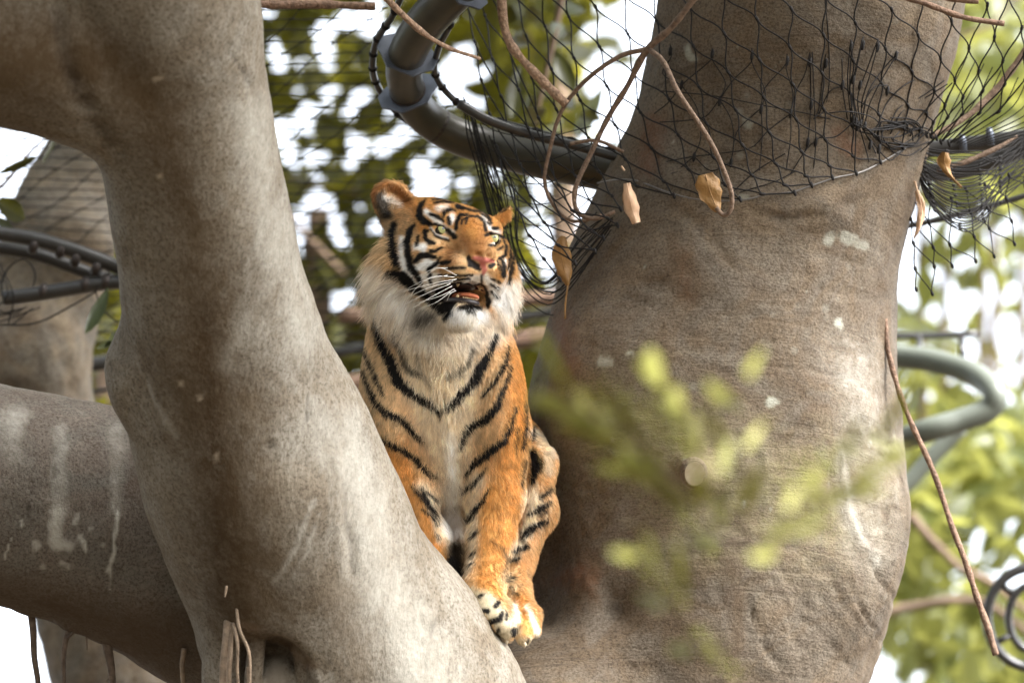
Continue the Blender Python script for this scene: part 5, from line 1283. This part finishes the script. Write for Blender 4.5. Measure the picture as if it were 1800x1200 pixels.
# ---- black pipes at left ---------------------------------------------------
lp_ = empty('black_pipe', W(0, 480, 1.6), 'lashed black pipes with clamps crossing before the tan leaning trunk', 'pipe')
for pts, r in (([(-120, 395, 1.5), (-40, 405, 1.5), (60, 420, 1.5), (130, 440, 1.5), (190, 462, 1.5), (290, 500, 1.5)], 13), ([(-120, 418, 1.6), (-20, 433, 1.6), (60, 446, 1.6), (120, 466, 1.6), (180, 488, 1.6), (290, 512, 1.6)], 12), ([(5, 524, 1.5), (60, 517, 1.5), (130, 506, 1.5), (180, 498, 1.5), (290, 490, 1.5)], 13)):
    Tubes().tube(path(pts, 30), R(r, 1.5), 12).build('pipe', pipe_mat, lp_)
for x, y in ((60, 432), (108, 440), (134, 455), (170, 470), (76, 512), (150, 500), (186, 495)):
    Tubes().tube(np.array([V(x - 7, y - 3, 1.5), V(x, y, 1.5), V(x + 7, y + 3, 1.5)]), [R(14), R(18), R(14)], 10).build('clamp', dark_band, lp_)
tb = Tubes()
for k in range(6):
    a = random.uniform(-20, 190)
    tb.tube(path([(a, 470 + random.uniform(-20, 20), 1.5), (a + random.uniform(-30, 30), 520, 1.48), (a + random.uniform(-40, 40), 560 + random.uniform(-10, 14), 1.5), (a + 60, 540, 1.5)], 14), R(1.2, 1.5), 5)
tb.tube(path([(2, 520, 1.5), (8, 480, 1.5), (40, 455, 1.5), (62, 480, 1.5), (55, 515, 1.5)], 20), R(1.5, 1.5), 5)
tb.tube(path([(-20, 570, 1.5), (60, 568, 1.5), (130, 535, 1.5), (180, 505, 1.5)], 20), R(1.6, 1.5), 5)
tag(tb.build('tangled_cord', net_mat, lp_), kind='stuff')
bp = empty('black_rail', W(140, 650, 3.2), 'short black rail crossing the sky gap beneath the lashed pipes', 'rail')
Tubes().tube(path([(60, 652, 3.2), (140, 644, 3.2), (215, 634, 3.2), (300, 628, 3.2)], 16), R(13, 3.2), 12).build('pipe', pipe_mat, bp)
Tubes().tube(path([(60, 700, 3.2), (150, 690, 3.2), (215, 680, 3.2), (300, 676, 3.2)], 16), R(4, 3.2), 8).build('cable', pipe_mat, bp)
fr = empty('black_rail', W(920, 560, 4.0), 'blurred dark rail and brown log behind the tiger at neck height', 'rail')
Tubes().tube(path([(560, 625, 4), (760, 590, 4), (900, 560, 4), (1000, 545, 4), (1100, 530, 4)], 16), R(9, 4), 10).build('pipe', pipe_mat, fr)
Tubes().tube(path([(560, 690, 4.6), (760, 640, 4.6), (900, 600, 4.6), (1010, 592, 4.6), (1100, 580, 4.6)], 16, .02), R(15, 4.6), 10).build('log', stick_mat, fr)
Tubes().tube(path([(600, 560, 5), (760, 540, 5), (900, 528, 5), (1060, 515, 5)], 16, .02), R(14, 5), 10).build('log', stick_mat, fr)
# ---- pipes at right -----------------------------------------------------------
rp = empty('black_pipe', W(1700, 270, .8), 'black pipe running out from behind the big trunk above the net swag', 'pipe')
Tubes().tube(path([(1540, 275, .8), (1640, 262, .8), (1720, 252, .8), (1850, 235, .8)], 16), R(15), 16).build('pipe', pipe_mat, rp)
Tubes().tube(path([(1560, 305, .86), (1680, 300, .86), (1760, 275, .86), (1850, 240, .86)], 16), R(17), 12).build('pipe', pipe_mat, rp)
for x, y in ((1738, 246), (1690, 258)):
    Tubes().tube(np.array([V(x, y - 22, .78), V(x + 2, y - 10, .78), V(x + 4, y + 10, .78)]), [R(5), R(8), R(7)], 8).build('clamp', plate_mat, rp)
rc = empty('steel_cable', W(1700, 400, 1.2), 'dark cable slanting across just below the net swag', 'cable')
Tubes().tube(path([(1560, 404, 1.2), (1640, 388, 1.2), (1740, 362, 1.2), (1850, 330, 1.2)], 16), R(5, 1.2), 8).build('cable', pipe_mat, rc)
green_tube = plain('grey_green_tube', (0.13, 0.145, 0.12), rough=0.4, spec=0.5, var=0.2, scale=6)
ct = empty('coiled_tube', W(1600, 800, 3.4), 'thick grey-green tube bending round in a loop beyond the hanging stick', 'tube')
Tubes().tube(path([(1150, 590, 3.9), (1320, 600, 3.8), (1480, 612, 3.6), (1560, 624, 3.5), (1640, 634, 3.4), (1710, 656, 3.3), (1748, 688, 3.2), (1740, 718, 3.2), (1690, 738, 3.2), (1630, 756, 3.2), (1560, 780, 3.3), (1480, 800, 3.4), (1250, 850, 3.6)], 60), R(21, 3.4), 18).build('tube', green_tube, ct)
Tubes().tube(path([(1500, 920, 4.2), (1580, 862, 4.2), (1640, 800, 4.2), (1690, 750, 4.2)], 20), R(15, 4.2), 14).build('tube', green_tube, ct)
Tubes().tube(path([(1540, 590, 3.6), (1620, 590, 3.6), (1720, 586, 3.6)], 12), R(6, 3.6), 10).build('rail', pipe_mat, ct)
for x in (1615, 1690):
    Tubes().tube(np.array([V(x, 590, 3.6), V(x + 2, 625, 3.5)]), R(6, 3.6), 8).build('bracket', pipe_mat, ct)
wheel = empty('metal_ring', W(1800, 1180, 2.6), 'dark round double metal ring beside the tip of the hanging stick', 'ring')
an = np.linspace(0, 2 * np.pi, 40)
Tubes().tube(np.array([V(1815 + 80 * math.cos(a), 1085 + 88 * math.sin(a), 2.6) for a in an]), R(9, 2.6), 12, cap=False).build('outer_ring', pipe_mat, wheel)
Tubes().tube(np.array([V(1815 + 42 * math.cos(a), 1085 + 58 * math.sin(a), 2.6) for a in an]), R(7, 2.6), 12, cap=False).build('inner_ring', pipe_mat, wheel)
for a in (0.9, 2.6, 3.9, 5.2):
    Tubes().tube(np.array([V(1815 + 42 * math.cos(a), 1085 + 58 * math.sin(a), 2.6), V(1815 + 80 * math.cos(a), 1085 + 88 * math.sin(a), 2.6)]), R(6, 2.6), 8).build('spoke', pipe_mat, wheel)

# ---- sticks and vines ------------------------------------------------------------
def stick(name, label, pts, r0, r1, mat, n=40, branches=(), cat='stick', wob=.004, d_knob=.25, seed=0):
    P = path(pts, n, wob, seed)
    r = np.linspace(R(r0), R(r1), n) * (1 + d_knob * np.clip(vnoise(P, 40, seed), -.5, 1))
    e = empty(name, to_world(P[-1]), label, cat)
    Tubes().tube(P, r, 9).build('stem', mat, e)
    for q, a, b in branches:
        Q = path(q, 24, wob, seed + 3)
        Tubes().tube(Q, np.linspace(R(a), R(b), 24), 8).build('side_twig', mat, e)
    return e
stick('fallen_stick', 'straight reddish stick lying level above the stretched net', [(380, 2, .2), (470, 6, .25), (560, 8, .3), (658, 9, .35)], 8, 7.5, stick_mat, seed=1)
stick('fallen_stick', 'tapering brown stick crossing in front of the bent tube hoop', [(660, -30, -.15), (690, 8, -.1), (740, 54, -.05), (790, 84, 0), (846, 105, .05)], 7, 3, stick_pale, seed=2)
stick('fallen_stick', 'pale broken stick hanging through the net above the tiger', [(880, -30, .25), (884, 30, .25), (900, 78, .25), (940, 125, .25), (998, 183, .25)], 8.5, 7.5, stick_pale, seed=3)
stick('fallen_stick', 'rough grey-brown stick lying on the net at the trunk top', [(1570, -10, .1), (1620, 6, .1), (1690, 30, .1), (1766, 42, .1)], 5, 5.5, stick_mat, seed=4)
stick('fallen_stick', 'short stub of stick poking out above the trunk top', [(1640, -12, .12), (1690, 0, .12), (1720, 4, .12)], 6, 6, stick_mat, seed=5)
stick('hanging_stick', 'long slender dead stick hanging free beside the big trunk', [(1556, 560, .42), (1562, 620, .40), (1590, 720, .38), (1640, 830, .36), (1690, 970, .34), (1724, 1070, .33), (1752, 1150, .32)], 4.5, 6.5, stick_mat, n=60, seed=6)
stick('dry_vine', 'forked dry vine looping down through the net beside the trunk', [(1225, -8, .10), (1180, 50, .14), (1140, 88, .18), (1105, 150, .22), (1068, 210, .26), (1040, 270, .28), (1012, 330, .28), (1014, 370, .28), (1045, 383, .28), (1080, 370, .28)], 6.5, 3.5, vine_mat, n=70, cat='vine', seed=7,
      branches=[([(1140, 88, .18), (1090, 100, .2), (1030, 140, .24), (990, 190, .28), (965, 260, .3), (955, 320, .32), (975, 365, .32), (1010, 388, .32), (1060, 378, .32)], 4.5, 3), ([(1140, 88, .18), (1170, 112, .12), (1195, 165, .06), (1232, 225, .05), (1262, 275, .06), (1283, 330, .07), (1284, 368, .08), (1272, 380, .09), (1258, 366, .09)], 5, 4), ([(1000, 255, .3), (1050, 248, .3), (1095, 266, .3)], 3.5, 3)])
stick('dry_vine', 'brown vine rising slantwise through the net above the swag', [(1635, 240, .46), (1690, 210, .48), (1740, 170, .5), (1775, 130, .5), (1815, 70, .5)], 5, 7, vine_mat, cat='vine', seed=8)
stick('dry_vine', 'mossy twig lying in the net swag under the black pipe', [(1650, 300, .52), (1700, 285, .54), (1750, 262, .56), (1790, 240, .58)], 6, 3, vine_mat, cat='vine', seed=9)

# ---- dead leaves caught in the net --------------------------------------------------
def dleaf(label, pts, widths, mat, d, curl, seed, stalk=None):
    """curled leaf: ribbon along pts with a cupped cross-section"""
    P = path([(x, y, d) for x, y in pts], 12); w = np.maximum(spline(np.array(widths, float)[:, None], 12)[:, 0], 1.0)
    Tn = np.gradient(P, axis=0); Tn /= np.linalg.norm(Tn, axis=1, keepdims=True)
    vs = []; m = 7
    for i in range(12):
        s = np.cross(Tn[i], [0, 0, 1.0]); s /= np.linalg.norm(s)
        for k in range(m):
            u = k / (m - 1) * 2 - 1
            wi = w[i] * (1 + .09 * math.sin(i * 1.7 + seed * 2.1) * abs(u))
            vs.append(P[i] + s * R(wi) * math.sin(u * 1.2) / math.sin(1.2) + np.array([0, 0, 1.0]) * (curl * R(w[i]) * (1 - math.cos(u * 1.4)) + .003 * math.sin(3 * u + i * .9 + seed)))
    n = len(vs); back = [v + np.array([0, 0, .0014]) for v in vs]
    fs = []
    for i in range(11):
        for k in range(m - 1):
            a = i * m + k; fs.append((a, a + 1, a + m + 1, a + m)); fs.append((n + a, n + a + m, n + a + m + 1, n + a + 1))
    for i in range(11):
        for k in (0, m - 1):
            a = i * m + k; fs.append((a, a + m, a + m + n, a + n))
    e = empty('dead_leaf', to_world(P[0]), label, 'dead leaf')
    mesh_obj('blade', np.array(vs + back), fs, mat, e)
    rib = P - np.array([0, 0, .0015])
    Tubes().tube(rib, np.linspace(.0016, .0008, 12), 5).build('midrib', mat, e)
    if stalk: Tubes().tube(path([(x, y, d) for x, y in stalk], 10), R(1.8), 6).build('stalk', mat, e)
dleaf('curled pinkish-tan dead leaf hanging from the edge cable', [(1102, 322), (1106, 345), (1112, 370), (1119, 392)], [6, 10, 14, 11, 7], dead_leaf, .16, 1.5, 1, [(1098, 300), (1092, 292)])
dleaf('golden-brown dead leaf lying flat against the trunk by the cable', [(1240, 306), (1246, 330), (1254, 352), (1262, 372)], [14, 22, 20, 13, 5], dead_leaf2, .13, .3, 2, [(1262, 372), (1272, 380)])
dleaf('mottled brown dead leaf hanging in the sagging net near the tiger', [(990, 415), (986, 440), (992, 475), (998, 502)], [4, 14, 17, 12, 3], dead_leaf2, .30, .5, 3, [(998, 502), (994, 530), (993, 560)])
dleaf('small crumpled orange leaf caught in the net swag', [(1662, 268), (1660, 285), (1668, 305), (1690, 330)], [6, 13, 9, 3, 2], dead_leaf2, .44, .9, 4)
dleaf('long narrow pale dead leaf dangling below the net swag', [(1612, 335), (1620, 365), (1616, 395), (1606, 420)], [4, 7, 7, 4, 1], dead_leaf, .44, .6, 5, [(1612, 335), (1608, 318)])
